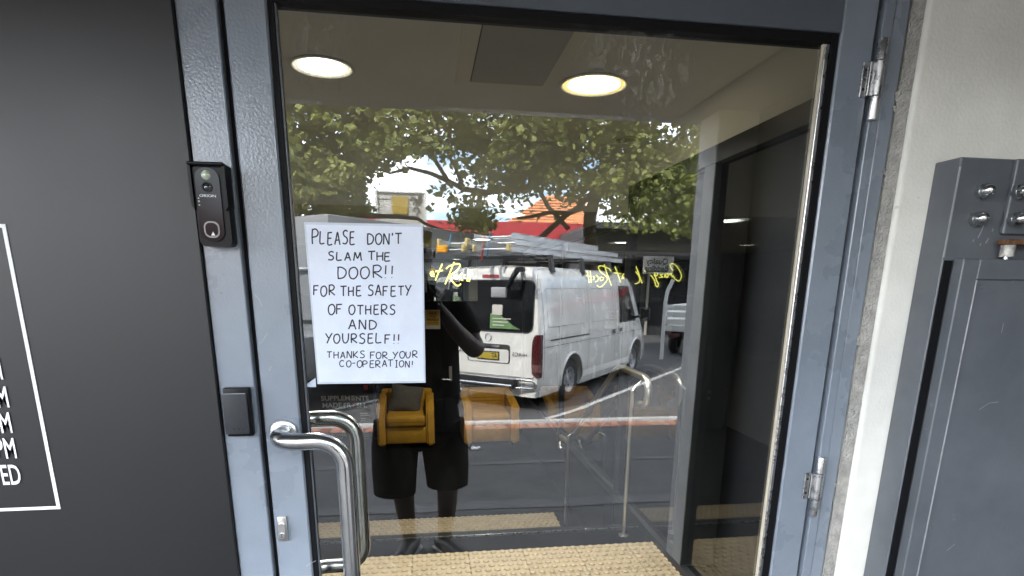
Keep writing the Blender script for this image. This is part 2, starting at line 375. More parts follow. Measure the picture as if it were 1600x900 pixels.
# ================================================================== SETTING: ground, road, interior shell
KY = -4.46                                    # inner edge of the brick edging
o = MB().pts([(-60, 0.0, 0), (60, 0.0, 0), (60, KY, 0), (-60, KY, 0)], [[0, 1, 2, 3]]).build('footpath', 'asphalt'); struct(o); footpath = o
m = MB()
for (x0, x1, y0, y1) in ((-3.2, 2.6, -2.32, -2.46), (-2.0, 6.0, -3.28, -3.36)):
    pts = []
    n = 24
    for i in range(n + 1):
        x = x0 + (x1 - x0) * i / n; pts.append((x, y0 + random.uniform(-.012, .012), 0.004))
    for i in range(n, -1, -1):
        x = x0 + (x1 - x0) * i / n; pts.append((x, y1 + random.uniform(-.012, .012), 0.004))
    m.pts(pts, [list(range(len(pts)))])
m.build('asphalt_seam', 'patch', footpath)
# brick edging: mortar bed and single header bricks
edging = MB().box((-14, KY - 0.215, -0.12), (14, KY - 0.001, -0.006)).build('brick_edging', 'mortar'); struct(edging)
bme = []
for v in range(4):
    q = MB().box((-0.046, -0.100, -0.08), (0.046, 0.100, 0.003), 0.005)
    for vv in q.bm.verts: vv.co += Vector((random.uniform(-.002, .002), random.uniform(-.003, .003), random.uniform(-.002, .002)))
    ob = q.build('brick', ('brick', 'brick', 'brick_dark', 'brick_pale')[v], edging); bme.append(ob.data); ob.location = (-3.9 + v * 0.11, KY - 0.108, 0)
for k in range(4, 92):
    ob = bpy.data.objects.new('brick', random.choice(bme)); COL.objects.link(ob); ob.parent = edging
    ob.location = (-3.9 + k * 0.11, KY - 0.108 + random.uniform(-.003, .003), random.uniform(-.003, .002)); ob.rotation_euler = (0, 0, random.uniform(-.02, .02))
kerb = MB().prism([(-60, KY - 0.217, -0.4), (-60, KY - 0.217, -0.002), (-60, KY - 0.42, -0.008), (-60, KY - 0.455, -0.04), (-60, KY - 0.47, -0.17), (-60, KY - 0.80, -0.215), (-60, KY - 0.80, -0.4)], (120, 0, 0)).build('kerb', 'concrete'); struct(kerb)
ROAD = -0.33
o = MB().pts([(-60, KY - 0.79, -0.22), (60, KY - 0.79, -0.22), (60, KY - 2.2, ROAD), (-60, KY - 2.2, ROAD), (60, -120, ROAD), (-60, -120, ROAD)], [[0, 1, 2, 3], [3, 2, 4, 5]]).build('road', 'asphalt_road'); struct(o); road = o
def road_z(y): return ROAD if y < KY - 2.2 else -0.22 + (ROAD + 0.22) * ((KY - 0.79) - y) / 1.41
for k, (ax, ay, bx, by) in enumerate(((1.50, -6.05, 5.9, -11.3), (-2.25, -6.05, 2.15, -11.3), (5.25, -6.05, 9.65, -11.3))):
    d = Vector((bx - ax, by - ay, 0)).normalized(); s = Vector((-d.y, d.x, 0)) * 0.05; P = []
    n = 14
    L = [Vector((ax, ay, 0)).lerp(Vector((bx, by, 0)), i / n) for i in range(n + 1)]
    pts = [(p + s).to_tuple() for p in L] + [(p - s).to_tuple() for p in reversed(L)]
    pts = [(x, y, road_z(y) + 0.005) for x, y, z in pts]
    N2 = len(pts)
    MB().pts(pts, [[i, i + 1, N2 - 2 - i, N2 - 1 - i] for i in range(n)]).build('parking_line', 'road_paint', road)
ground = MB().pts([(-900, 40, -0.6), (900, 40, -0.6), (900, -1400, -0.6), (-900, -1400, -0.6)], [[0, 1, 2, 3]]).build('ground', 'concrete'); struct(ground)

# interior shell -----------------------------------------------------
XL, XW, XR = -1.75, 1.27, 3.4          # left wall, glazed partition, wall of the room behind it
YB, YE = 2.50, 6.60                    # bulkhead, end wall
LOW = -0.555
landing = MB().box((XL, 0.02, -0.62), (XW + 0.06, 2.03, -0.012)).build('landing_floor', 'carpet'); struct(landing)
m = MB().box((XL, 2.03, -0.62), (XW, 2.37, -0.185)).box((XL, 2.371, -0.62), (XW, 2.70, -0.37)); st = m.build('stair', 'carpet'); struct(st)
MB().box((XL, 1.985, -0.010), (XW - 0.01, 2.036, -0.002), 0.002).build('nosing_strip', 'gasket', st)
MB().box((XL, 1.978, -0.011), (XW - 0.01, 1.983, 0.000)).build('nosing_edge', 'brushed_steel', st)
MB().box((XL, 2.335, -0.184), (XW - 0.01, 2.375, -0.178)).build('nosing_strip', 'gasket', st)
low_floor = MB().box((XL, 2.701, -0.70), (XR, YE, LOW)).build('lower_floor', 'carpet'); struct(low_floor)
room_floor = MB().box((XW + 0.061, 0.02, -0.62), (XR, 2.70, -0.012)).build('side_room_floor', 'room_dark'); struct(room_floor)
ceil_ = MB().box((XL, 0.02, 2.25), (XW + 0.06, YB, 2.34)).build('landing_ceiling', 'ceiling_paint'); struct(ceil_)
bulk = MB().box((XL, YB, 1.865), (XW + 0.06, YE, 2.34)).build('bulkhead', 'ceiling_paint'); struct(bulk)
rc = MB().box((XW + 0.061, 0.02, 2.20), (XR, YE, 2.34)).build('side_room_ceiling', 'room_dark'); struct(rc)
lw = MB().box((XL - 0.1, 0.02, -0.7), (XL, YE, 2.34)).build('wall_left', 'inner_wall'); struct(lw)
ew = MB().box((XL - 0.1, YE, -0.7), (XR + 0.1, YE + 0.1, 2.34)).build('wall_end', 'dark_wall'); struct(ew)
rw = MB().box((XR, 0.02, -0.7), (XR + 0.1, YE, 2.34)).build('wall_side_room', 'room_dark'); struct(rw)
hatch = MB().box((0.135, 0.60, 2.242), (0.56, 1.56, 2.2495), 0.002).build('ceiling_hatch', 'lamp_ring', ceil_)
MB().box((0.20, 0.66, 2.236), (0.50, 1.50, 2.2415)).build('hatch_panel', 'inner_wall', hatch)
for a, b in (((0.196, 0.65, 2.2385), (0.20, 1.505, 2.2415)), ((0.2002, 1.50, 2.2385), (0.50, 1.505, 2.2415))): MB().box(a, b).build('hatch_joint', 'seam', hatch)
# upper wall above the partition
uw = MB().box((XW, 0.02, 2.02), (XW + 0.06, YB, 2.249)).build('wall_over_partition', 'ceiling_paint'); struct(uw)

# tactile tiles: 300 mm, six by six domes, the joints left open
def tile_mesh(name, mat, parent, seg=10):
    m = MB().box((-0.148, -0.148, -0.010), (0.148, 0.148, 0.0), 0.0015)
    for i in range(6):
        for j in range(6):
            c = (-0.125 + 0.05 * i + (0.0125 if j % 2 else -0.0125), -0.125 + 0.05 * j, 0)
            m.lathe([(0.0185, -0.001), (0.0170, 0.0050), (0.0120, 0.0082), (0.0, 0.0085)], c, (0, 0, 1), seg)
    return m.build(name, mat, parent, smooth=35)
t0 = tile_mesh('tactile_tile', 'tactile', landing); t0.location = (0.036, 1.614, 0.0); tm = t0.data
for j in range(2):
    for i in range(-6, 5):
        if (i, j) == (0, 0): continue
        if 0.036 + 0.3 * i - 0.15 < XL or 0.036 + 0.3 * i + 0.148 > XW: continue
        ob = bpy.data.objects.new('tactile_tile', tm); COL.objects.link(ob); ob.parent = landing; ob.location = (0.036 + 0.3 * i, 1.614 - 0.3 * j, random.uniform(-.0004, .0004))
cut = MB().box((1.087, 1.466, -0.010), (XW - 0.002, 1.762, 0.0), 0.0015)
for i in range(4):
    for j in range(6): cut.lathe([(0.0185, -0.001), (0.0170, 0.0050), (0.0120, 0.0082), (0.0, 0.0085)], (1.108 + 0.045 * i, 1.489 + 0.05 * j, 0), (0, 0, 1), 10)
c1 = cut.build('tactile_tile', 'tactile', landing, smooth=35)
ob = bpy.data.objects.new('tactile_tile', c1.data); COL.objects.link(ob); ob.parent = landing; ob.location = (0, -0.3, 0)
for i in range(-5, 4):
    x = 0.036 + 0.3 * i - 0.02
    if x - 0.15 < XL: continue
    ob = bpy.data.objects.new('tactile_tile', tm); COL.objects.link(ob); ob.parent = low_floor; ob.location = (x, 3.41, LOW + 0.011)

# ================================================================== the shop building over the door
bld = thing('shop_building', 'rendered shop front with recessed entry and soffit over the glass door, unseen upper wall raised for shade', 'building', (0, 0, 0))
MB().box((-34, 0.0, 2.301), (34, 0.35, 8.6)).box((-34, 0.36, 8.3), (34, 8.0, 8.6)).build('unseen_upper_wall', 'facade', bld)  # unseen wall, its height and length set to shade the footpath and van side
MB().box((-34, 0.0, 0), (-2.3, 0.35, 2.300)).build('side_wall', 'facade', bld)
MB().box((1.80, 0.091, 0), (34, 0.34, 2.300)).build('side_wall', 'facade', bld)
aw = MB().box((-34, -1.60, 2.175), (34, -0.0045, 2.30)).build('awning_soffit', 'soffit', bld)
MB().box((-34, -1.68, 2.176), (34, -1.601, 2.62), 0.008).build('awning_fascia', 'head_paint', bld)
for x in (-1.6, 3.4): MB().box((x - 0.004, -1.59, 2.168), (x + 0.004, -0.05, 2.1745)).build('soffit_joint', 'seam', aw)
MB().box((-9, 0.36, 2.345), (-2.3, 8, 2.36)).build('floor_slab', 'facade', bld)
MB().box((3.51, 0.40, 2.345), (9, 8, 2.36)).build('floor_slab', 'facade', bld)
pier = MB().box((1.275, -1.60, 0), (1.60, -1.415, 2.174), 0.006).build('entry_pier', 'pier_white', None)
tag(pier, 'white painted pier at the awning corner, mirrored as a pale strip', 'pier')
rwall = MB().box((1.46, -1.414, 0), (1.75, -0.14, 2.174)).build('return_wall', 'shop_dark', None)
tag(rwall, 'dark return wall beside the steel gate, closing the entry', 'wall')

# ================================================================== black panel with opening hours
pan = thing('wall_panel', 'satin black cladding panel left of the door with white lettering', 'panel', (-1.2, -0.012, 0))
MB().box((-2.3, -0.012, 0), (-0.3965, 0.10, 2.174), 0.002).build('sheet', 'black_panel', pan)
FZ = -0.0135
m = MB()
a = on_y(8, 350, FZ); b = on_y(92, 793, FZ)
m.box((a.x - 0.006, FZ, b.z - 0.003), (a.x, FZ + 0.001, a.z)).box((-1.25, FZ, a.z - 0.006), (a.x - 0.0062, FZ + 0.001, a.z)).box((-1.25, FZ, b.z - 0.003), (a.x - 0.0062, FZ + 0.001, b.z + 0.003))
m.build('printed_border', 'white_print', pan)
sc_ = MB()
for pts in ([(245, 833), (300, 848), (350, 858)], [(85, 808), (120, 826), (140, 838)], [(212, 556), (240, 566), (262, 575)], [(190, 805), (205, 795)], [(232, 236), (255, 248)], [(60, 690), (75, 700)], [(150, 150), (172, 158)]):
    sc_.ribbon([on_y(x, y, FZ + .001) for x, y in pts], .0009, (0, -1, 0))
sc_.build('scuff_marks', 'grey_plastic', pan)['kind'] = 'stuff'
for txt, x, y, h in (('PM', 14, 622, 0.055), ('PM', 19, 662, 0.055), ('PM', 26, 702, 0.055), ('STAFFED', 33, 743, 0.055), ('AM', 4, 578, 0.055)):
    p = on_y(x, y, FZ)
    put_text('printed_hours', txt, h, (p.x, FZ - 0.0004, p.z), (1, 0, 0), 'white_print', pan, sx=0.50, align='RIGHT', bold=0.0006)

# ================================================================== door frame
fr = thing('door_frame', 'blue grey metal frame fixed around the glass door', 'door frame', (0.27, 0.03, 0))
HEAD = 2.035
MB().box((-0.396, -0.004, 0), (-0.331, 0.09, 2.174), 0.002).build('jamb', 'frame_paint', fr)
MB().box((-0.3305, 0.012, 0), (-0.322, 0.09, HEAD)).build('rebate_seal', 'gasket', fr)
MB().box((0.876, -0.004, 0), (0.8975, 0.09, 2.174), 0.0015).build('jamb', 'frame_paint', fr)
MB().box((0.8995, -0.002, 0), (0.929, 0.09, 2.174), 0.0015).build('cover_strip', 'frame_paint', fr)
MB().box((0.8685, 0.014, 0), (0.8755, 0.09, HEAD)).build('rebate_seal', 'gasket', fr)
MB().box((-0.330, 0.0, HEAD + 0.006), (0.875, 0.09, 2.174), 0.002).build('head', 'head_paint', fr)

# ================================================================== the glass door
dr = thing('glass_door', 'glazed entry door in blue grey frame reflecting the street', 'door', (0.27, 0.02, 0))
TZ = 1.902                                      # underside of the top rail
MB().box((-0.3215, 0.0, 0.012), (-0.2535, 0.045, HEAD), 0.003).build('stile', 'frame_paint', dr)
MB().box((0.7955, 0.0, 0.012), (0.8665, 0.045, HEAD), 0.003).build('stile', 'frame_paint', dr)
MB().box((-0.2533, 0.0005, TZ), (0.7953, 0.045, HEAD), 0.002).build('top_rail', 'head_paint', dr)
MB().box((-0.2533, 0.0005, 0.012), (0.7953, 0.045, 0.26), 0.002).build('bottom_rail', 'frame_paint', dr)
m = MB().box((-0.2530, 0.006, 0.26), (-0.2435, 0.040, TZ)).box((-0.2430, 0.006, TZ - 0.016), (0.7800, 0.040, TZ - 0.0005)).box((0.7805, 0.006, 0.26), (0.7950, 0.040, TZ))
m.build('gasket', 'gasket', dr)
MB().box((0.7665, 0.010, 0.262), (0.7715, 0.0175, TZ - 0.017), 0.001).build('glazing_bead', 'bead_cream', dr)
MB().box((0.7718, 0.009, 0.262), (0.7802, 0.0175, TZ - 0.017), 0.001).build('glazing_bead', 'brushed_steel', dr)
MB().box((-0.2432, 0.009, 0.262), (-0.2395, 0.0175, TZ - 0.017), 0.0005).build('glazing_bead', 'head_paint', dr)
GF = 0.018                                      # outer face of the pane
gp = MB().box((-0.2430, GF, 0.262), (0.7800, GF + 0.008, TZ - 0.002)).build('glass_pane', 'door_glass', dr)
gp.data.materials.append(MAT['clear_glass'])
for f in gp.data.polygons: f.material_index = 0 if f.normal.y < -0.5 else 1
def pull(sgn, off):
    """bent stainless tube: off the stile, along, and down; sgn -1 outside, +1 inside"""
    x0 = -0.287; zt = 1.143; y0 = 0.0 if sgn < 0 else 0.045; yo = y0 + sgn * off
    P = []
    R1 = 0.045
    P += [(x0, y0 - sgn * 0.002, zt), (x0, yo - sgn * R1, zt)]
    for k in range(1, 7):
        a = k / 6 * PI / 2; P.append((x0 + R1 * (1 - math.cos(a)), yo - sgn * R1 + sgn * R1 * math.sin(a), zt))
    x1 = x0 + 0.125; R2 = 0.050
    P.append((x1 - R2, yo, zt))
    for k in range(1, 8):
        a = k / 7 * PI / 2; P.append((x1 - R2 + R2 * math.sin(a), yo, zt - R2 + R2 * math.cos(a)))
    zb = 0.790
    P.append((x1, yo, zb + R2))
    for k in range(1, 8):
        a = k / 7 * PI / 2; P.append((x1 - R2 + R2 * math.cos(a), yo, zb + R2 - R2 * math.sin(a)))
    P.append((x0 + R1, yo, zb))
    for k in range(1, 7):
        a = k / 6 * PI / 2; P.append((x0 + R1 * (1 - math.sin(a)), yo - sgn * R1 * (1 - math.cos(a)), zb))
    P.append((x0, y0 - sgn * 0.002, zb))
    h = MB().tube(P, 0.0165, 18).build('pull_handle', 'steel', dr, smooth=60)
    for z in (zt, zb): MB().lathe([(0.0, 0.0), (0.026, 0.0), (0.026, 0.003), (0.022, 0.006), (0.017, 0.0065)], (x0, y0, z), (0, sgn, 0), 24).build('rosette', 'brushed_steel', h, smooth=40)
pull(-1, 0.075); pull(1, 0.075)
sg = MB()
for pts in ([(405, 538), (412, 530), (418, 520)], [(420, 580), (424, 572)], [(478, 885), (486, 880), (494, 876)], [(398, 140), (402, 136)], [(398, 460), (404, 466), (409, 478)]):
    sg.ribbon([on_y(x, y, -.0006) for x, y in pts], .0010, (0, -1, 0))
sg.build('scuff_marks', 'worn_edge', dr)['kind'] = 'stuff'
lk = MB().box((-0.3135, -0.006, 0.914), (-0.2955, 0.0, 0.968), 0.002, 2).build('lock_plate', 'lock_metal', dr, smooth=30)
m = MB(); oval = []
for k in range(24):
    a = 2 * PI * k / 24; oval.append((-0.3048 + 0.0068 * math.cos(a), -0.013, 0.939 + 0.0075 * math.sin(a) + (0.009 if math.sin(a) > 0 else -0.009)))
m.prism(oval, (0, 0.008, 0)).build('lock_cylinder', 'lock_metal', lk, smooth=30)
MB().lathe([(0.0058, 0), (0.0058, 0.002), (0.0, 0.0022)], (-0.3048, -0.013, 0.930), (0, -1, 0), 18).build('key_plug', 'steel', lk, smooth=30)
MB().box((-0.3054, -0.0157, 0.926), (-0.3042, -0.0151, 0.934)).build('keyway', 'dark_slot', lk)
for zc in (1.822, 0.985, 0.22):
    h = MB().lathe([(0.0, -0.071), (0.0085, -0.071), (0.0092, -0.069), (0.0092, -0.030), (0.0, -0.030)], (0.8775, -0.010, zc), (0, 0, 1), 20)
    h.lathe([(0.0, -0.028), (0.0100, -0.028), (0.0100, 0.032), (0.0, 0.032)], (0.8775, -0.010, zc), (0, 0, 1), 20)
    h.lathe([(0.0, 0.034), (0.0092, 0.034), (0.0092, 0.069), (0.0085, 0.071), (0.0, 0.071)], (0.8775, -0.010, zc), (0, 0, 1), 20)
    h = h.build('hinge', 'brushed_steel', dr, smooth=40)
    MB().box((0.8475, -0.0045, zc - 0.030), (0.8600, -0.0006, zc + 0.032), 0.0008).box((0.8600, -0.009, zc - 0.028), (0.8720, -0.0055, zc + 0.032), 0.0008).build('hinge_leaf', 'brushed_steel', h)
    for dz in (-0.016, 0.018): MB().lathe([(0.0, 0), (0.0032, 0), (0.0026, 0.001), (0.0, 0.0004)], (0.8535, -0.0045, zc + dz), (0, -1, 0), 12).build('screw', 'dark_slot', h)

# ================================================================== doorbell and card reader on the jamb
Y0 = -0.0042
def rrect(x0, x1, z0, z1, r, y, n=5):
    P = []
    for cx, cz, a0 in ((x1 - r, z1 - r, 0), (x0 + r, z1 - r, 90), (x0 + r, z0 + r, 180), (x1 - r, z0 + r, 270)):
        for k in range(n + 1):
            a = math.radians(a0 + 90 * k / n); P.append((cx + r * math.cos(a), y, cz + r * math.sin(a)))
    return P
db = thing('video_doorbell', 'black video doorbell in a rain hood on the left jamb', 'doorbell', (-0.366, Y0, 1.49))
bx0, bx1, bz0, bz1 = -0.3935, -0.3345, 1.489, 1.624
MB().prism(rrect(bx0 + 0.005, bx1 - 0.001, bz0, bz1 - 0.004, 0.010, Y0 - 0.030), (0, 0.030, 0)).build('housing', 'black_plastic', db, smooth=35)
hood = MB()
hood.prism([(bx0, Y0 - 0.036, 1.555), (bx0 + 0.0045, Y0 - 0.036, 1.548), (bx0 + 0.0045, Y0 - 0.036, bz1 - 0.006), (bx0, Y0 - 0.036, bz1 - 0.002)], (0, 0.036, 0))
hood.prism([(bx1, Y0 - 0.036, 1.555), (bx1 - 0.0045, Y0 - 0.036, 1.548), (bx1 - 0.0045, Y0 - 0.036, bz1 - 0.006), (bx1, Y0 - 0.036, bz1 - 0.002)], (0, 0.036, 0))
hood.box((bx0, Y0 - 0.040, bz1 - 0.0055), (bx1, Y0, bz1), 0.002)
hood.build('rain_hood', 'black_plastic', db, smooth=35)
MB().prism(rrect(-0.3845, -0.3455, 1.497, 1.616, 0.017, Y0 - 0.033), (0, 0.004, 0)).build('faceplate', 'black_gloss', db, smooth=35)
MB().lathe([(0.0, 0.003), (0.005, 0.0024), (0.0075, 0.0)], (-0.366, Y0 - 0.033, 1.604), (0, -1, 0), 20).build('motion_sensor', 'sensor_lens', db, smooth=60)
l = MB().lathe([(0.0085, 0), (0.0085, 0.002), (0.0065, 0.002), (0.0055, 0.0008)], (-0.366, Y0 - 0.033, 1.585), (0, -1, 0), 24).build('camera_ring', 'black_plastic', db, smooth=40)
MB().lathe([(0.0, 0.0026), (0.003, 0.002), (0.0055, 0.0006)], (-0.366, Y0 - 0.033, 1.585), (0, -1, 0), 20).build('camera_lens', 'lens', l, smooth=60)
put_text('maker_mark', 'ORION', 0.0062, (-0.3665, Y0 - 0.0334, 1.5708), (1, 0, 0), 'white_print', db, sx=1.35)
bt = MB().prism(rrect(-0.378, -0.353, 1.503, 1.530, 0.010, Y0 - 0.0345), (0, 0.002, 0)).build('call_button', 'mirror_grey', db, smooth=40)
MB().prism(rrect(-0.3755, -0.3555, 1.5055, 1.5275, 0.008, Y0 - 0.0356), (0, 0.0012, 0)).build('button_face', 'black_gloss', bt, smooth=40)
MB().prism([(-0.367, Y0 - 0.0360, 1.5065), (-0.3605, Y0 - 0.0360, 1.5065), (-0.3635, Y0 - 0.0360, 1.513)], (0, 0.0004, 0)).build('bell_mark', 'white_print', bt)
for z in (1.567, 1.562, 1.556): MB().lathe([(0, .0005), (.0014, 0)], (-0.3815, Y0 - 0.033, z), (0, -1, 0), 8).build('indicator', 'print_pale', db)
cr = thing('card_reader', 'dark grey card reader below the doorbell on the jamb', 'card reader', (-0.362, Y0, 1.14))
rx0, rx1, rz0, rz1 = -0.3855, -0.3395, 1.142, 1.236
MB().box((rx0 + 0.001, Y0 - 0.018, rz0), (rx1 + 0.002, Y0, rz1), 0.003, 2).build('body', 'black_plastic', cr, smooth=35)
MB().box((rx0, Y0 - 0.0235, rz0 + 0.006), (rx1 - 0.002, Y0 - 0.0182, rz1 - 0.009), 0.0018, 2).build('front_cover', 'grey_plastic', cr, smooth=35)
MB().box((rx0 + 0.0005, Y0 - 0.0238, rz1 - 0.0102), (rx1 - 0.003, Y0 - 0.0200, rz1 - 0.0092)).build('cover_edge', 'worn_edge', cr)
for k in range(3): MB().lathe([(0, 0.0001), (0.0020, 0.0004), (0.0026, 0.0)], (-0.3695 + 0.0085 * k, Y0 - 0.0237, 1.158), (0, -1, 0), 12).build('indicator', 'dark_slot', cr)

# ================================================================== rendered wall, post and gate on the right
wl_ = thing('rendered_wall', 'white rendered wall strip between the door frame and steel gate', 'wall', (1.2, 0, 0))
g = MB(); NZ = 60
for i in range(NZ + 1):
    z = 2.174 * i / NZ; jx = random.uniform(-.0012, .0012)
    g.bm.verts.new((0.9305 + jx, -0.004 - random.uniform(0, .002), z)); g.bm.verts.new((0.937 + random.uniform(-.0005, .0005), -0.032, z))
g.bm.verts.ensure_lookup_table()
for i in range(NZ): g.bm.faces.new([g.bm.verts[2 * i], g.bm.verts[2 * i + 1], g.bm.verts[2 * i + 3], g.bm.verts[2 * i + 2]])
g.build('rough_reveal', 'raw_edge', wl_)
prof = [(0.9372, -0.032), (0.9385, -0.0365), (0.942, -0.0395), (0.947, -0.040), (1.80, -0.040), (1.80, 0.09), (0.9372, 0.09)]
MB().prism([(x, y, 0) for x, y in prof], (0, 0, 2.174)).build('render_face', 'render_wall', wl_, smooth=50)
chips = MB()
for z in (1.79, 1.772, 1.655, 1.31, 0.98):
    w = random.uniform(.001, .003); h = random.uniform(.006, .02)
    chips.prism([(0.9262 - w * .4, -0.0045, z), (0.9262, -0.0045, z + h * .5), (0.9262 - w, -0.0045, z + h), (0.932, -0.0045, z + h * 1.2), (0.932, -0.0045, z - h * .2)], (0, 0.002, 0))
chips.build('render_chips', 'raw_edge', wl_)
post = thing('gate_post', 'dark grey steel gate post bolted with domed nuts', 'post', (1.08, -0.07, 0))
PX, PF = 1.006, -0.100
MB().box((PX, PF, 0), (1.30, -0.0405, 1.672), 0.002).build('post_body', 'gate_paint', post)
MB().box((PX + 0.0005, PF - 0.0008, 1.49), (PX + 0.003, PF + 0.004, 1.655)).build('worn_corner', 'worn_edge', post)
MB().box((PX + 0.0035, PF - 0.004, 0.05), (1.0255, PF - 0.0003, 1.484)).build('gap_shade', 'gasket', post)  # black strip painted in as the shade between post and gate leaf
MB().box((1.119, PF - 0.010, 1.535), (1.30, PF - 0.0002, 1.671), 0.002).build('hinge_plate', 'gate_paint', post)
def dome_nut(x, z, y, r=0.0135):
    hexa = [(x + r * 1.05 * math.cos(math.radians(60 * k + 15)), y, z + r * 1.05 * math.sin(math.radians(60 * k + 15))) for k in range(6)]
    n = MB().prism(hexa, (0, -0.010, 0)).build('hex_nut', 'steel', post)
    MB().lathe([(r * .92, 0.010), (r * .90, 0.017), (r * .72, 0.024), (r * .40, 0.0285), (0, 0.030)], (x, y, z), (0, -1, 0), 18).build('nut_dome', 'steel', n, smooth=60)
for x, z, y in ((1.060, 1.612, PF), (1.058, 1.562, PF), (1.130, 1.612, PF - 0.010), (1.133, 1.562, PF - 0.010)): dome_nut(x, z, y)
gate = thing('steel_gate', 'dark grey sheet steel gate leaf hung on the post', 'gate', (1.2, -0.125, 0))
GY = -0.128
MB().box((1.026, GY, 0.05), (1.062, PF - 0.004, 1.487), 0.002).build('gate_stile', 'gate_paint', gate)
MB().box((1.0622, GY, 1.448), (1.395, PF - 0.004, 1.487), 0.002).build('top_rail', 'gate_paint', gate)
MB().box((1.0622, GY, 0.05), (1.395, PF - 0.004, 0.11), 0.002).build('bottom_rail', 'gate_paint', gate)
MB().box((1.0624, GY + 0.007, 0.1102), (1.395, PF - 0.008, 1.4478)).build('sheet_panel', 'gate_paint', gate)
MB().box((1.0612, GY - 0.0012, 0.112), (1.0638, GY + 0.006, 1.447), 0.0005).build('worn_bead', 'worn_edge', gate)
for x, z in ((1.084, 1.433), (1.081, 0.922), (1.084, 0.42)): MB().lathe([(0.0048, 0), (0.0042, 0.0018), (0.002, 0.0022), (0.0016, 0.001), (0, 0.001)], (x, GY + 0.007, z), (0, -1, 0), 14).build('rivet', 'gate_paint', gate, smooth=40)
sg = MB()
for pts in ([(1528, 372), (1534, 360), (1537, 352)], [(1540, 380), (1545, 372)], [(1520, 378), (1522, 374)], [(1531, 384), (1533, 380)], [(1550, 362), (1552, 357)]):
    sg.ribbon([on_y(x, y, PF - .0006) for x, y in pts], .0022, (0, -1, 0))
sg.build('scuff_marks', 'worn_edge', post)['kind'] = 'stuff'
sg = MB()
for pts in ([(1450, 720), (1453, 700)], [(1530, 640), (1545, 630), (1560, 628)], [(1480, 860), (1492, 850)], [(1565, 520), (1568, 505)]):
    sg.ribbon([on_y(x, y, GY + .0064) for x, y in pts], .0011, (0, -1, 0))
sg.build('scuff_marks', 'worn_edge', gate)['kind'] = 'stuff'
MB().lathe([(0, 0), (0.012, 0), (0.012, 0.022), (0, 0.022)], (1.128, GY + 0.010, 1.492), (0, 0, 1), 20).build('hinge_barrel', 'worn_white', gate, smooth=40)
MB().lathe([(0, 0), (0.0055, 0), (0.0055, 0.010), (0, 0.010)], (1.128, GY + 0.010, 1.4865), (0, 0, 1), 14).build('hinge_pin', 'steel', gate, smooth=40)
MB().box((1.108, GY - 0.006, 1.5145), (1.30, PF - 0.0105, 1.5235), 0.001).build('hinge_strap', 'rust', gate)

# ================================================================== the paper notice
nt = thing('paper_notice', 'laminated paper notice with handwritten black capitals taped to the door glass', 'notice', (-0.11, GF - 0.001, 1.24))
NF = GF - 0.0008
c4 = [on_y(475, 347, NF), on_y(661, 351, NF), on_y(665, 598, NF), on_y(495, 600, NF)]
c4[3].x = c4[0].x + 0.003
MB().prism([tuple(p) for p in c4], (0, -0.0006, 0)).build('laminate_pouch', 'laminate', nt)
ce = sum(c4, Vector()) / 4
pp = [ce + (p - ce) * 0.972 for p in c4]
MB().prism([(p.x, NF - 0.0009, p.z) for p in pp], (0, -0.0003, 0)).build('sheet', 'paper', nt)
HW = {'P': [[(.05, 0), (.0, .5), (.05, 1)], [(.0, .95), (.5, 1), (.85, .8), (.7, .55), (.08, .45)]], 'L': [[(.1, 1), (.05, .5), (.1, .02), (.8, .05)]],
 'E': [[(.12, 1), (.08, .5), (.12, 0), (.85, .03)], [(.1, .97), (.8, 1)], [(.08, .52), (.7, .54)]], 'A': [[(0, 0), (.25, .5), (.48, 1), (.7, .5), (.92, -.02)], [(.18, .35), (.78, .38)]],
 'S': [[(.85, .92), (.5, 1.02), (.15, .85), (.3, .6), (.7, .45), (.8, .2), (.5, 0), (.02, .06)]], 'D': [[(.12, 1), (.08, .5), (.12, 0)], [(.0, .96), (.45, .98), (.9, .75), (.95, .4), (.65, .08), (.05, .0)]],
 'O': [[(.55, 1), (.15, .85), (.02, .45), (.2, .06), (.6, 0), (.92, .3), (.95, .7), (.7, .97), (.45, .98)]], 'N': [[(.05, 0), (.1, .5), (.12, 1), (.5, .5), (.85, 0), (.88, .5), (.92, 1.03)]],
 'T': [[(0, .97), (.5, .98), (1, 1.0)], [(.5, 1), (.46, .5), (.48, 0)]], 'M': [[(0, 0), (.1, .5), (.18, 1), (.35, .6), (.5, .3), (.7, .65), (.85, 1), (.92, .5), (1, 0)]],
 'H': [[(.08, 1), (.06, .5), (.08, 0)], [(.06, .5), (.85, .54)], [(.9, 1), (.86, .5), (.88, 0)]], '!': [[(.45, 1), (.4, .6), (.35, .3)], [(.3, .05), (.34, .0)]],
 'F': [[(.12, 1), (.1, .5), (.08, 0)], [(.05, .97), (.9, 1)], [(.1, .53), (.7, .55)]], 'R': [[(.1, 0), (.06, .5), (.1, 1)], [(.02, .95), (.55, 1), (.85, .78), (.6, .5), (.12, .46), (.5, .25), (.95, 0)]],
 'Y': [[(0, 1), (.25, .7), (.45, .5)], [(.95, 1.02), (.6, .6), (.35, .2), (.2, -.05)]], 'U': [[(.05, 1), (.05, .4), (.25, .03), (.6, .02), (.85, .35), (.9, 1)]],
 'K': [[(.08, 1), (.06, .5), (.08, 0)], [(.85, 1), (.4, .6), (.1, .45), (.5, .25), (.92, 0)]], 'C': [[(.9, .85), (.55, 1), (.15, .8), (.03, .4), (.25, .05), (.6, 0), (.9, .12)]],
 '-': [[(.1, .5), (.9, .52)]], 'I': [[(.5, 1), (.5, 0)], [(.2, 1), (.8, 1)], [(.2, 0), (.8, 0)]], "'": [[(.5, 1.05), (.4, .8)]]}
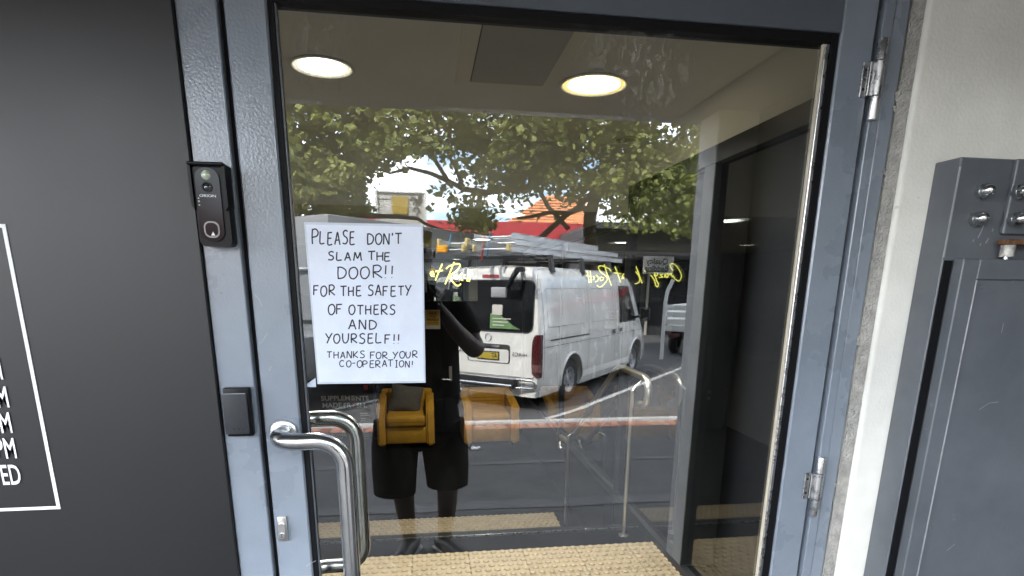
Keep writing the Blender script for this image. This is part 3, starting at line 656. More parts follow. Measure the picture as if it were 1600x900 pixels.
LINES = [("PLEASE", 90, 308, 100, 166, 1.15), ("DON'T", 365, 540, 112, 166, 1.0), ("SLAM THE", 170, 487, 205, 247, 1), ("DOOR!!", 213, 505, 275, 336, 1), ("FOR THE SAFETY", 95, 590, 374, 424, 1),
 ("OF OTHERS", 170, 510, 470, 519, 1), ("AND", 274, 412, 545, 592, 1), ("YOURSELF!!", 155, 532, 616, 664, 1), ("THANKS FOR YOUR", 165, 618, 705, 738, 1), ("CO-OPERATION!", 228, 600, 750, 783, 1)]
hw = MB()
wd = {'!': .45, "'": .3, 'I': .7, ' ': .5, 'M': 1.15, '-': .7}
for txt, u0, u1, v0, v1, first in LINES:
    tot = sum(wd.get(c, 1) for c in txt) + 0.22 * (len(txt) - 1); un = (u1 - u0) / tot; u = u0
    for ci, c in enumerate(txt):
        w = wd.get(c, 1)
        k = first if ci == 0 else 1.0
        ju, jv, js = random.uniform(-2, 2), random.uniform(-3, 3), random.uniform(.93, 1.06) * k
        if c != ' ':
            for st_ in HW[c]:
                path = []
                P4 = [Vector((p[0], p[1], 0)) for p in st_]; P4 = [P4[0]] + P4 + [P4[-1]]
                for i in range(1, len(P4) - 2):
                    for q in range(5):
                        t = q / 5; a, b, cc, d = P4[i - 1], P4[i], P4[i + 1], P4[i + 2]
                        path.append(0.5 * ((2 * b) + (cc - a) * t + (2 * a - 5 * b + 4 * cc - d) * t * t + (3 * b - a - 3 * cc + d) * t ** 3))
                path.append(P4[-2])
                W3 = [on_y(460 + (u + ju + p.x * w * un * js) / 3.214, 330 + (v1 + jv - p.y * (v1 - v0) * js) / 3.214, NF - 0.0014) for p in path]
                hw.ribbon(W3, 0.0026 if v1 - v0 > 40 else 0.0021, (0, -1, 0))
        u += (w + 0.22) * un
hw.build('handwriting', 'ink', nt)
p = on_y(487, 600, NF)
MB().prism([(p.x - 0.018, NF - 0.0002, p.z - 0.006), (p.x + 0.008, NF - 0.0002, p.z + 0.012), (p.x + 0.008, NF - 0.0002, p.z - 0.006)], (0, -0.0002, 0)).build('tape_corner', 'laminate', nt)

# ================================================================== INTERIOR things
pt = thing('glass_partition', 'dark framed glass partition along the right of the landing', 'partition', (XW, 1.4, 0))
MB().box((XW - 0.03, 0.10, 1.945), (XW + 0.05, 2.515, 2.019), 0.002).build('header', 'inner_frame', pt)
MB().box((XW - 0.03, 0.10, -0.011), (XW + 0.05, 4.30, 0.045), 0.002).build('sill', 'inner_frame', pt)
MB().box((XW - 0.025, 2.516, 1.80), (XW + 0.05, 6.59, 1.864), 0.002).build('header', 'inner_frame', pt)
MB().box((XW - 0.02, 2.71, -0.553), (XW + 0.05, 6.59, -0.012)).build('plinth', 'dark_wall', pt)
for y, w in ((0.12, 0.05), (1.435, 0.10), (2.49, 0.03)): MB().box((XW - 0.028, y - w / 2, 0.0452), (XW + 0.05, y + w / 2, 1.9448), 0.002).build('mullion', 'inner_frame', pt)
for y in (4.28, 6.55): MB().box((XW - 0.024, y - 0.025, -0.011 if y > 4.3 else 0.0452), (XW + 0.05, y + 0.025, 1.7998)).build('mullion', 'inner_frame', pt)
for y0, y1, z0, z1 in ((0.146, 1.384, .046, 1.944), (1.486, 2.474, .046, 1.944), (2.516, 4.254, .046, 1.799), (4.306, 6.524, -.01, 1.799)):
    MB().box((XW + 0.004, y0, z0), (XW + 0.010, y1, z1)).build('glass_pane', 'inner_glass', pt)

hr = thing('handrail', 'stainless handrail with curled end beside the stairs', 'handrail', (1.17, 1.9, 0))
RX = 1.185
def arc(c, r, a0, a1, n, x=RX): return [(x, c[0] + r * math.cos(math.radians(a0 + (a1 - a0) * k / n)), c[1] + r * math.sin(math.radians(a0 + (a1 - a0) * k / n))) for k in range(n + 1)]
slope = [(RX, 3.60, 0.095), (RX, 2.42, 0.885), (RX, 2.34, 0.925), (RX, 2.26, 0.935)]
top = arc((1.90, 0.855), 0.08, 90, 270, 10)
bot = [(RX, 3.88, 0.005)] + [(RX, 3.86, 0.06), (RX, 3.78, 0.085), (RX, 3.68, 0.088)]
bot = [(RX, 3.82, -0.04), (RX, 3.88, -0.02), (RX, 3.90, 0.03), (RX, 3.86, 0.075), (RX, 3.74, 0.085)]
MB().tube(bot + slope + top + [(RX, 1.93, 0.775)], 0.021, 14).build('rail', 'rail_steel', hr, smooth=60)
MB().tube([(1.118, 1.89, -0.012), (1.118, 1.89, 0.86)], 0.010, 12).build('post', 'rail_steel', hr, smooth=60)
MB().tube([(1.118, 1.89, 0.86), (1.14, 1.90, 0.885), (RX, 1.92, 0.915)], 0.007, 8).build('bracket', 'brushed_steel', hr, smooth=60)
MB().lathe([(0, 0), (.03, 0), (.03, .006), (.012, .008)], (1.118, 1.89, -0.012), (0, 0, 1), 18).build('floor_flange', 'brushed_steel', hr, smooth=40)
MB().tube([(1.118, 3.32, LOW), (1.118, 3.32, 0.22)], 0.010, 12).build('post', 'rail_steel', hr, smooth=60)
MB().tube([(1.118, 3.32, 0.22), (1.14, 3.33, 0.235), (RX, 3.36, 0.245)], 0.007, 8).build('bracket', 'brushed_steel', hr, smooth=60)

# armchairs
def armchair(label, x, y, rz):
    t = thing('armchair', label, 'armchair', (x, y, LOW), rz, 'mustard armchairs on the lower floor', local=True)
    w, dp, h = 0.69, 0.68, 0.66
    MB().box((-w / 2 + .10, -dp / 2 + .03, 0.06), (w / 2 - .10, dp / 2 - .05, 0.27), 0.02, 2).build('base', 'mustard', t, smooth=50)
    c = MB().box((-w / 2 + .105, -dp / 2 - .005, 0.272), (w / 2 - .105, dp / 2 - .17, 0.42), 0.045, 4).build('seat_cushion', 'mustard', t, smooth=60)
    MB().box((-w / 2 + .11, -dp / 2 - .0085, 0.342), (w / 2 - .11, -dp / 2 - .004, 0.348)).build('piping', 'mustard_dark', c)
    b = MB().box((-w / 2 + .10, dp / 2 - .20, 0.28), (w / 2 - .10, dp / 2 - .02, h), 0.05, 4).build('back_cushion', 'mustard', t, smooth=60)
    for z in (0.50, 0.545): MB().box((-w / 2 + .14, dp / 2 - .2035, z), (w / 2 - .14, dp / 2 - .198, z + .006)).build('fold', 'mustard_dark', b)
    MB().box((-w / 2 + .02, dp / 2 - .09, 0.05), (w / 2 - .02, dp / 2, h - .01), 0.03, 3).build('back_frame', 'mustard', t, smooth=50)
    for s in (-1, 1):
        pr = [(-dp / 2, .04), (-dp / 2, .50), (-dp / 2 + .05, .535), (dp / 2 - .10, .62), (dp / 2 - .02, .60), (dp / 2 - .02, .04)]
        xa = s * w / 2
        m = MB().prism([(xa, yy, zz) for yy, zz in pr], (-s * 0.098, 0, 0))
        bmesh.ops.bevel(m.bm, geom=list(m.bm.edges), offset=0.022, segments=3, affect='EDGES', clamp_overlap=True)
        m.build('arm', 'mustard', t, smooth=60)
    for sx in (-1, 1):
        for sy in (-1, 1): MB().lathe([(0, 0), (.016, 0), (.02, .06), (0, .06)], (sx * .27, sy * .26 - .0, 0), (0, 0, 1), 12).build('leg', 'black_metal', t)
    return t
armchair('mustard armchair holding the grey cushion, nearest the black kiosk', -0.30, 6.12, 0.0)
armchair('empty mustard armchair right of the one with the cushion', 0.745, 6.10, 0.03)
m = MB()
n = 10; V = []
for sgn in (1, -1):
    for i in range(n + 1):
        for j in range(n + 1):
            u, v = i / n * 2 - 1, j / n * 2 - 1
            th = 0.075 * (max(0, 1 - abs(u) ** 2.6) * max(0, 1 - abs(v) ** 2.6)) ** 0.6
            pin = 1 - 0.07 * (1 - abs(u)) * abs(v) ** 2 - 0.0
            V.append((u * 0.20 * (1 - 0.08 * (1 - abs(v)) * abs(u)), sgn * th, v * 0.18 * (1 - 0.08 * (1 - abs(u)) * abs(v))))
F_ = []
for s in range(2):
    for i in range(n):
        for j in range(n):
            a = s * (n + 1) ** 2 + i * (n + 1) + j; F_.append([a, a + 1, a + n + 2, a + n + 1])
m.pts(V, F_); cu = m.build('cushion', 'cushion_grey', None, smooth=70)
cu.matrix_world = Matrix.Translation((-0.30, 6.125, LOW + 0.565)) @ Matrix.Rotation(0.17, 4, 'Y') @ Matrix.Rotation(-0.30, 4, 'X')
tag(cu, 'square grey cushion leaning in the left mustard armchair', 'cushion')

# supplement kiosk against the end wall
KYF = YE - 0.22
ks = thing('supplement_kiosk', 'black supplement kiosk with pale slogan at the end wall', 'kiosk', (-1.12, KYF, LOW))
MB().box((-1.60, KYF, LOW), (-0.72, YE - 0.004, 1.30), 0.006).build('cabinet', 'kiosk_black', ks)
def ksx(x, y): return on_y(x, y, KYF - 0.003)
def fit_text(body, xl, xr, y, h, mat):
    a, b = ksx(xl, y), ksx(xr, y); me = text_mesh(body, 1.0, 1.0, 'LEFT', 0, 0.018)
    xs_ = [v.co.x for v in me.vertices]; ys_ = [v.co.y for v in me.vertices]
    kx, kz = (b.x - a.x) / (max(xs_) - min(xs_)), h / (max(ys_) - min(ys_))
    for v in me.vertices: v.co = Vector((a.x + (v.co.x - min(xs_)) * kx, KYF - .003, a.z + (v.co.y - (max(ys_) + min(ys_)) / 2) * kz))
    add('slogan', me, mat, ks)
fit_text('SUPPLEM', 501.5, 547, 622.6, .062, 'print_pale')
a = ksx(551.5, 622)
for dz in (-.024, 0, .024): MB().box((a.x - .022, KYF - .0032, a.z + dz - .006), (a.x + .022, KYF - .0028, a.z + dz + .006)).build('slogan_bar', 'print_pale', ks)
fit_text('NTS', 556, 576, 622.6, .062, 'print_pale')
fit_text('MADE', 504, 534, 633.4, .062, 'print_pale'); fit_text('FR', 537, 549, 633.4, .062, 'print_pale'); fit_text('E', 551, 556, 633.4, .062, 'print_red'); fit_text('SH.', 557, 573, 633.4, .062, 'print_pale')
put_text('product_name', 'POWER', 0.055, ksx(530, 680), (1, 0, 0), 'print_pale', ks)
put_text('product_name', 'BOX', 0.055, ksx(529, 686), (1, 0, 0), 'print_pale', ks)
for x, y, w in ((569, 646, .10), (570, 649, .11), (571, 657, .12), (568, 654, .06), (571, 667, .12), (570, 675, .09), (571, 682, .10), (570, 688, .10)):
    a = ksx(x, y); MB().box((a.x - w / 2, KYF - .0032, a.z - .007), (a.x + w / 2, KYF - .0028, a.z + .007)).build('fine_print', 'print_pale', ks)
a = ksx(571, 605); MB().box((a.x - .02, KYF - .0032, a.z - .03), (a.x + .03, KYF - .0028, a.z + .03)).build('red_mark', 'print_red', ks)

# small yellow poster, door with lever, neon sign on the end wall
WY = YE - 0.004
a = on_y(664, 484, WY); b = on_y(688, 514, WY)
ps = thing('yellow_poster', 'small yellow poster with black capitals on the dark end wall', 'poster', (a.x, WY, b.z))
MB().box((a.x, WY - 0.004, b.z), (b.x, WY, a.z)).build('backing', 'poster_white', ps)
MB().box((a.x + .012, WY - 0.006, b.z + .045), (b.x - .012, WY - 0.0042, a.z - .008)).build('print', 'poster_yellow', ps)
cx = (a.x + b.x) / 2
for k, tx in enumerate(('HAVE', 'YOU', 'HEARD?')): put_text('lettering', tx, 0.048, (cx, WY - 0.0064, a.z - .045 - .042 * k), (1, 0, 0), 'ink', ps, bold=.0015, shear=.15, sx=.9)
for k in range(2): MB().box((a.x + .03, WY - 0.0065, b.z + .065 + .018 * k), (b.x - .03, WY - 0.006, b.z + .07 + .018 * k)).build('fine_print', 'ink', ps)
idr = thing('inner_door', 'black inner door with steel lever in the end wall', 'door', (0.0, WY, LOW))
MB().box((0.185, WY - 0.02, LOW), (1.10, WY, 1.50), 0.003).build('door_leaf', 'kiosk_black', idr)
a = on_y(704, 585, WY - .02)
MB().box((a.x - .02, WY - 0.026, a.z - .09), (a.x + .02, WY - 0.0205, a.z + .11), 0.003).build('lever_plate', 'shade_grey', idr)
MB().tube([(a.x, WY - .026, a.z - .06), (a.x, WY - .06, a.z - .06), (a.x - .12, WY - .06, a.z - .06)], .009, 8).build('lever', 'brushed_steel', idr, smooth=60)
NY = 6.17
nd = thing('neon_sign', 'yellow neon script sign glowing on the dark end wall', 'neon sign', (0, NY, 1.3))
STK = [[(1220, 345), (1190, 310), (1180, 275), (1200, 255), (1235, 265), (1275, 310), (1310, 370), (1318, 420), (1300, 465), (1270, 470), (1235, 440), (1212, 405)],
 [(1205, 425), (1190, 375), (1178, 400), (1165, 378)], [(1122, 388), (1148, 382), (1152, 418), (1128, 425), (1116, 388), (1108, 428)], [(1092, 386), (1052, 392), (1086, 424), (1040, 426)],
 [(1024, 368), (1012, 405), (980, 402), (988, 368)], [(985, 370), (1002, 450), (1032, 515), (1020, 543), (1000, 530), (984, 470), (936, 395)], [(858, 340), (870, 362)],
 [(750, 286), (782, 370), (806, 440), (830, 500)], [(702, 306), (760, 370), (795, 425), (796, 478), (752, 506), (712, 490), (700, 455)],
 [(622, 402), (596, 386), (582, 420), (602, 442), (622, 404), (574, 448)], [(488, 290), (522, 380), (560, 490)], [(478, 368), (565, 384)],
 [(352, 265), (398, 400), (446, 532)], [(440, 350), (412, 318), (330, 286), (292, 286), (284, 312), (316, 364), (376, 412), (392, 452), (368, 494), (322, 540), (288, 546), (264, 524)],
 [(352, 436), (318, 424), (300, 446), (318, 468), (346, 452)], [(254, 396), (282, 432), (270, 470), (240, 482)], [(216, 410), (232, 440), (212, 458)],
 [(180, 345), (186, 420), (192, 494)], [(144, 350), (156, 420), (168, 498)], [(128, 402), (196, 420)]]
def smooth_path(P, n=4):
    P = [Vector(p) for p in P]; E = [P[0]] + P + [P[-1]]; out = []
    for i in range(1, len(E) - 2):
        a, b, c, d = E[i - 1], E[i], E[i + 1], E[i + 2]
        for q in range(n):
            t = q / n; out.append(0.5 * ((2 * b) + (c - a) * t + (2 * a - 5 * b + 4 * c - d) * t * t + (3 * b - a - 3 * c + d) * t ** 3))
    return out + [P[-1]]
for s_ in STK:
    P = []
    for u, v in s_:
        q = on_y(900 + u / 8, 380 + v / 8, NY); P.append((2 * XW - q.x + 0.01, NY, q.z))
    MB().tube(smooth_path(P), 0.0075, 6).build('tube', 'neon', nd)
MB().box((-0.55, NY + 0.012, 1.22), (0.62, NY + 0.020, 1.78), 0.003).build('acrylic_backing', 'inner_glass', nd)
for x in (-0.5, 0.57):
    for z in (1.26, 1.74): MB().tube([(x, NY + 0.02, z), (x, YE - 0.002, z)], 0.006, 8).build('standoff', 'brushed_steel', nd)

# ceiling lights and pendants
def downlight(label, x, y, z, r, mat, energy, col, recess):
    t = thing('downlight', label, 'ceiling light', (x, y, z), group='round ceiling lights')
    MB().lathe([(r * .93, 0.0), (r * 1.02, -0.001), (r * 1.08, -0.007), (r * 1.02, -0.010), (r * .95, -0.008), (r * .92, 0.0)], (x, y, z), (0, 0, 1), 40).build('trim_ring', 'lamp_ring', t, smooth=60)
    if mat:
        MB().lathe([(0, -0.014), (r * .55, -0.013), (r * .80, -0.0045)], (x, y, z), (0, 0, 1), 40).build('diffuser', mat, t, smooth=60)
        MB().lathe([(r * .801, -0.004), (r * .93, -0.0045)], (x, y, z), (0, 0, 1), 40).build('diffuser_rim', 'lamp_rim' if mat == 'lamp_warm' else 'lamp_pale', t, smooth=60)
    else: MB().lathe([(0, -0.003), (r * .915, -0.001)], (x, y, z), (0, 0, 1), 32).build('diffuser', 'inner_wall', t, smooth=60)
    if energy:
        ld = bpy.data.lights.new('lamp', 'AREA'); ld.shape = 'DISK'; ld.size = r * 1.6; ld.energy = energy; ld.color = col; ld.spread = math.radians(135)
        lo = bpy.data.objects.new('lamp', ld); COL.objects.link(lo); lo.location = (x, y, z - 0.018); adopt(lo, t)
    return t
downlight('round ceiling light with a cool glow, above the notice', -0.385, 1.46, 2.25, 0.115, 'lamp_cool', 5.4, (1.0, .97, .92), 0)
downlight('round ceiling light with a warm yellow glow, the brighter', 0.715, 1.48, 2.25, 0.138, 'lamp_warm', 6.2, (1.0, .93, .80), 0)
downlight('unlit round ceiling light near the bulkhead', 1.16, 2.36, 2.25, 0.07, None, 0, None, 0)
downlight('round ceiling light low under the bulkhead, far over the stairs', 0.535, 2.70, 1.865, 0.10, 'lamp_cool', 1.2, (1.0, .92, .75), 0)
downlight('round ceiling light over the armchairs, deepest in the lobby', 0.55, 4.85, 1.865, 0.10, 'lamp_cool', 3.6, (1.0, .93, .80), 0)
def pendant(label, x, y, z, r, ztop):
    t = thing('pendant_lamp', label, 'pendant lamp', (x, y, z), group='pendant lamps in the side room')
    MB().lathe([(0, 0.0), (r, 0.0), (r * 1.02, 0.006), (r * .9, 0.020), (r * .2, 0.034), (0, 0.036)], (x, y, z), (0, 0, 1), 28).build('shade', 'lamp_ring', t, smooth=40)
    MB().lathe([(0, -0.003), (r * .94, -0.001)], (x, y, z), (0, 0, 1), 28).build('diffuser', 'lamp_small', t)
    MB().tube([(x, y, z + .03), (x, y, ztop)], 0.004, 6).build('cord', 'shade_grey', t)
pendant('pendant lamp seen over the ladder end, farthest from the door', 1.9, 4.80, 1.846, 0.085, 2.2)
pendant('pendant lamp behind the partition, nearest the hinge side', 1.9, 2.43, 1.836, 0.085, 2.2)
pendant('small pendant lamp behind the partition below the nearest one', 2.3, 2.98, 1.724, 0.055, 2.2)
# side room furniture: shelf with cups, bench
sh = thing('wall_shelf', 'dark shelf unit standing behind the partition glass', 'shelf', (2.9, 3.3, 0))
MB().box((2.6, 3.10, -0.012), (3.39, 3.45, 0.86), 0.005).build('cabinet', 'room_dark', sh)
MB().box((2.58, 3.08, 0.862), (3.39, 3.46, 0.885), 0.003).build('top', 'print_pale', sh)
MB().box((2.6, 3.2, 1.30), (3.39, 3.45, 1.325), 0.003).build('board', 'shade_grey', sh)
for k in range(4):
    c = MB().lathe([(0, 0), (.032, 0), (.042, .09), (.038, .09), (.030, .006), (0, .006)], (2.68 + .14 * k, 3.3, 1.326), (0, 0, 1), 16).build('cup', 'cup', None, smooth=40)
    tag(c, ('leftmost', 'second', 'third', 'rightmost')[k] + ' pale cup on the shelf behind the partition', 'cup', 'cups on the shelf')
hang = thing('hanging_shade', 'grey bell shaped lampshade hanging unlit behind the partition', 'lamp', (2.25, 2.7, 1.2))
MB().lathe([(.10, 0), (.095, .05), (.06, .13), (.02, .19), (0, .20)], (2.25, 2.7, 1.22), (0, 0, 1), 24).build('shade', 'shade_grey', hang, smooth=60)
MB().tube([(2.25, 2.7, 1.41), (2.25, 2.7, 2.2)], 0.004, 6).build('cord', 'black_plastic', hang)

# ================================================================== STREET: the van
WB, XB, XF, VH = 3.10, -1.10, 4.02, 2.03
vh = Vector((0.614, -0.789, 0)); vang = math.atan2(vh.y, vh.x); vleft = Vector((-vh.y, vh.x, 0))
v_org = Vector((2.125, -7.52, ROAD)) - vleft * 0.76
van = thing('work_van', 'white work van parked at an angle with ladders on its roof', 'van', v_org, vang, local=True)
TS = [0, .07, .20, .38, .52, .66, .80, .90, .955, .985, 1.0]
WS = [.80, .835, .845, .848, .838, .815, .782, .752, .712, .62, 0.0]
def vtop(x):
    K = [(-1.10, 1.93), (-1.07, 1.985), (-0.98, 2.015), (-.6, 2.03), (2.2, 2.025), (2.65, 1.985), (2.95, 1.88), (3.5, 1.28), (3.78, 1.10), (3.95, .98), (4.02, .86)]
    for (a, za), (b, zb) in zip(K[:-1], K[1:]):
        if x <= b: return za + (zb - za) * max(0, (x - a)) / (b - a)
    return K[-1][1]
def vw(x):
    if x < -.95: return .965 + .035 * (x + 1.10) / .15
    if x > 3.2: return 1 - .13 * ((x - 3.2) / .82) ** 2
    return 1.0
def lean(z): return 0.075 * max(0, z - .95)
def vside(z, x=1.0):
    zb, zt = .21, vtop(x); t = min(1, max(0, (z - zb) / (zt - zb)))
    for i in range(len(TS) - 1):
        if t <= TS[i + 1]: return vw(x) * (WS[i] + (WS[i + 1] - WS[i]) * (t - TS[i]) / (TS[i + 1] - TS[i]))
    return 0
xs = [-1.10, -1.085, -1.05, -.98, -.8, -.5, 0, .5, 1.1, 1.7, 2.2, 2.5, 2.75, 2.95, 3.15, 3.35, 3.5, 3.65, 3.8, 3.92, 4.0, 4.02]
m = MB(); V = []; ring = 2 * (len(TS)) - 1
for x in xs:
    zb, zt = .21, vtop(x); prof = []
    kx = .985 if x == -1.10 else 1.0
    for t, w in zip(TS, WS):
        z = zb + (zt - zb) * t; prof.append((w * vw(x) * kx, z))
    full = prof + [(-w, z) for w, z in reversed(prof[:-1])]
    for w, z in full:
        xx = x + (lean(z) * max(0, 1 - (x + 1.10) / .6) if x < -.5 else 0); V.append((xx, w, z))
F_ = []
for i in range(len(xs) - 1):
    for k in range(ring):
        a, b = i * ring + k, i * ring + (k + 1) % ring; F_.append([a, b, b + ring, a + ring])
F_.append(list(range(ring))); F_.append(list(range((len(xs) - 1) * ring, len(xs) * ring))[::-1])
m.pts(V, F_)
body = m.build('body', 'van_white', van, smooth=38)
cutters = []
for xw in (0, WB):
    for s in (-1, 1):
        c = MB().lathe([(0, 0), (.40, 0), (.40, .36), (0, .36)], (xw, s * .55, .335), (0, s, 0), 32).build('cut', None, van); cutters.append(c)
        md = body.modifiers.new('b', 'BOOLEAN'); md.operation = 'DIFFERENCE'; md.object = c; md.solver = 'EXACT'
nm = real_mesh(body); body.modifiers.clear(); body.data = nm; nm.materials.clear(); nm.materials.append(MAT['van_white'])
for c in cutters: bpy.data.objects.remove(c)
MB().box((-.95, -.62, .30), (3.9, .62, .42)).build('underbody', 'rubber', van)
def side(name, mat, x0, x1, z0, z1, proud=.004, par=None, n=6, x0t=None, x1t=None, sgn=1):
    x0t = x0 if x0t is None else x0t; x1t = x1 if x1t is None else x1t
    m = MB(); V = []; F_ = []; nx = max(1, int(abs(x1 - x0) / .25))
    for j in range(n + 1):
        t = j / n; z = z0 + (z1 - z0) * t
        for i in range(nx + 1):
            a, b = x0 + (x0t - x0) * t, x1 + (x1t - x1) * t
            x = a + (b - a) * i / nx; V.append((x, sgn * (vside(z, x) + proud), z))
    for j in range(n):
        for i in range(nx): q = j * (nx + 1) + i; F_.append([q, q + 1, q + nx + 2, q + nx + 1])
    return m.pts(V, F_).build(name, mat, par or van, smooth=60)
# rear face
def rear(name, mat, poly, proud=.004, thick=.004, par=None):
    P = [(XB + lean(z) - proud, y, z) for y, z in poly]
    return MB().prism(P, (thick, 0, 0)).build(name, mat, par or van)
def rr(y0, y1, z0, z1, r, n=5):
    P = []
    for cy, cz, a0 in ((y1 - r, z1 - r, 0), (y0 + r, z1 - r, 90), (y0 + r, z0 + r, 180), (y1 - r, z0 + r, 270)):
        for k in range(n + 1): a = math.radians(a0 + 90 * k / n); P.append((cy + r * math.cos(a), cz + r * math.sin(a)))
    return P
rwn = rear('rear_window', 'van_glass', rr(-.70, .70, 1.12, 1.80, .09), .007, .006)
rear('window_seal', 'seam', rr(-.72, .72, 1.10, 1.82, .10), .004, .004)
st_ = rear('window_sticker', 'sticker_green', [(.02, 1.15), (.52, 1.15), (.40, 1.20), (.16, 1.36), (.02, 1.36)], .0085, .001, rwn)
st_['label'] = 'green corner sticker'
rear('window_label', 'print_pale', rr(.05, .22, 1.34, 1.48, .01), .0098, .001, rwn)
for k in range(3): rear('sticker_line', 'print_pale', rr(.06, .26 + .05 * k, 1.19 + .045 * k, 1.205 + .045 * k, .004), .0098, .001, rwn)
rear('tailgate_seam', 'seam', rr(-.745, -.739, .48, 1.9, .002), .003, .003); rear('tailgate_seam', 'seam', rr(.739, .745, .48, 1.9, .002), .003, .003)
rear('tailgate_seam', 'seam', rr(-.74, .74, .478, .486, .002), .003, .003)
rear('high_brake_light', 'brake_red', rr(-.14, .14, 1.845, 1.89, .02), .012, .01)
pr_ = rear('plate_recess', 'seam', rr(-.36, .36, .66, .93, .04), .003, .003)
rear('plate_recess_floor', 'van_white', rr(-.34, .34, .67, .86, .03), .0042, .003, pr_)
npl = rear('number_plate', 'black_metal', rr(-.19, .19, .70, .825, .01), .012, .006)
rear('plate_face', 'plate_yellow', rr(-.175, .175, .715, .81, .008), .0135, .002, npl)
put_text('plate_letters', 'AT', .095, (XB - .0142, .11, .762), (0, -1, 0), 'black_metal', npl, sx=.75, bold=.002)
rear('tailgate_handle', 'chrome', rr(-.20, .20, .885, .92, .012), .02, .016)
put_text('badge_lettering', 'HIACE', .075, (XB - .005, -.50, .80), (0, -1, 0), 'seam', van, sx=1.15)
put_text('badge_lettering', 'TOYOTA', .04, (XB - .005, -.50, .86), (0, -1, 0), 'seam', van, sx=1.15)
put_text('badge_lettering', 'HIACE', .075, (XB - .005, .52, .80), (0, -1, 0), 'seam', van, sx=1.15)
MB().lathe([(.045, 0), (.052, .006), (.058, 0)], (XB - .004, .0, 1.02), (-1, 0, 0), 20).build('emblem', 'chrome', van, smooth=60)
for s in (-1, 1):
    m = MB(); V = []; F_ = []; Z = [(.50, 0), (.54, .8), (.66, 1), (.82, 1), (.96, .92), (1.05, .7), (1.09, .25)]
    for z, k in Z:
        w = vside(z, -1.0)
        V += [(XB + lean(z) - .022, s * (w - .035 - .085 * k), z), (XB + lean(z) - .026, s * (w - .02), z), (XB + lean(z) + .02, s * (w + .012), z), (XB + lean(z) + .075, s * (w + .008), z)]
    for j in range(len(Z) - 1):
        for i in range(3): a = j * 4 + i; F_.append([a, a + 1, a + 5, a + 4])
    tl = m.pts(V, F_).build('tail_light', 'tail_red', van, smooth=60)
    m = MB(); zz = (.58, .68)
    V = []
    for z in zz:
        w = vside(z, -1.0); V += [(XB - .029, s * (w - .10), z), (XB - .031, s * (w - .02), z), (XB + .02, s * (w + .016), z), (XB + .06, s * (w + .013), z)]
    m.pts(V, [[0, 1, 5, 4], [1, 2, 6, 5], [2, 3, 7, 6]]).build('indicator_lens', 'tail_clear', tl)
bp = MB().box((XB - .13, -.50, .33), (XB - .01, .50, .47), .012, 2).build('rear_step', 'black_metal', van, smooth=40)
MB().box((XB - .135, -.50, .462), (XB - .02, .50, .474), .004).build('step_tread', 'chrome', bp)
MB().tube([(XB - .12, -.47, .37), (XB - .125, .47, .37)], .022, 12).build('step_tube', 'chrome', bp, smooth=60)
for s in (-1, 1):
    P = [(XB - .07, s * .50, .46)] + [(XB - .07 + .05 * (k / 6), s * (.74 + .065 * math.sin(PI * k / 6)), .40 + .06 * math.cos(PI * k / 6)) for k in range(7)] + [(XB - .07, s * .50, .34)]
    MB().tube(P, .018, 10).build('bumper_loop', 'chrome', van, smooth=60)
    MB().box((XB + .0, min(s * .55, s * .80), .31), (XB + .18, max(s * .55, s * .80), .46), .02, 2).build('corner_bumper', 'van_white', van, smooth=40)
# left side: doors, rails, windows, trims
for (x0, x1, z0, z1) in ((-.98, -.974, .46, 1.88), (.62, .628, .42, 1.86), (1.86, 1.868, .42, 1.86), (2.02, 2.027, .55, 1.84)): side('door_seam', 'seam', x0, x1, z0, z1, .003)
side('door_seam', 'seam', .62, 1.868, 1.858, 1.866, .003, n=1)
for (x0, x1) in ((-.86, .50), (.76, 1.76)):
    side('pressed_panel', 'seam', x0, x1, 1.70, 1.706, .0025, n=1); side('pressed_panel', 'seam', x0, x0 + .006, 1.18, 1.70, .0025); side('pressed_panel', 'seam', x1, x1 + .006, 1.18, 1.70, .0025)
    side('pressed_panel', 'seam', x0, x1, 1.174, 1.18, .0025, n=1)
side('slider_rail', 'seam', -.80, .60, .985, 1.005, .006, n=1)
side('waist_line', 'seam', -.95, 3.2, .905, .911, .002, n=1)
side('door_handle', 'black_metal', 1.66, 1.80, .93, 1.00, .02, n=2); side('door_handle', 'black_metal', 2.06, 2.18, .95, 1.00, .02, n=2)
side('fuel_flap', 'seam', -.60, -.594, .62, .82, .0025); side('fuel_flap', 'seam', -.78, -.774, .62, .82, .0025)
fw = side('front_door_window', 'van_glass', 2.10, 2.98, 1.12, 1.72, .006, n=8, x0t=2.10, x1t=2.62)
side('window_seal', 'seam', 2.07, 3.04, 1.095, 1.75, .003, n=8, x0t=2.07, x1t=2.65)
side('front_door_window', 'van_glass', 2.10, 2.98, 1.12, 1.72, .006, n=8, x0t=2.10, x1t=2.62, sgn=-1)
V = []
for t in range(6):
    x = 3.02 + (3.46 - 3.02) * t / 5; z = vtop(x) + .006
    w = vside(vtop(x) - .16, x) * .90; V += [(x, -w, z - .02), (x, -w * .5, z), (x, w * .5, z), (x, w, z - .02)]
MB().pts(V, [[j * 4 + i, j * 4 + i + 1, j * 4 + i + 5, j * 4 + i + 4] for j in range(5) for i in range(3)]).build('windscreen', 'van_glass', van, smooth=60)
mr = MB().box((2.98, .93, 1.10), (3.10, 1.10, 1.34), .03, 3).build('door_mirror', 'black_plastic', van, smooth=50)
MB().box((2.972, .945, 1.12), (2.978, 1.085, 1.32)).build('mirror_glass', 'chrome', mr)
MB().tube([(3.02, .80, 1.16), (3.04, .95, 1.18)], .025, 8).build('mirror_arm', 'black_plastic', mr)
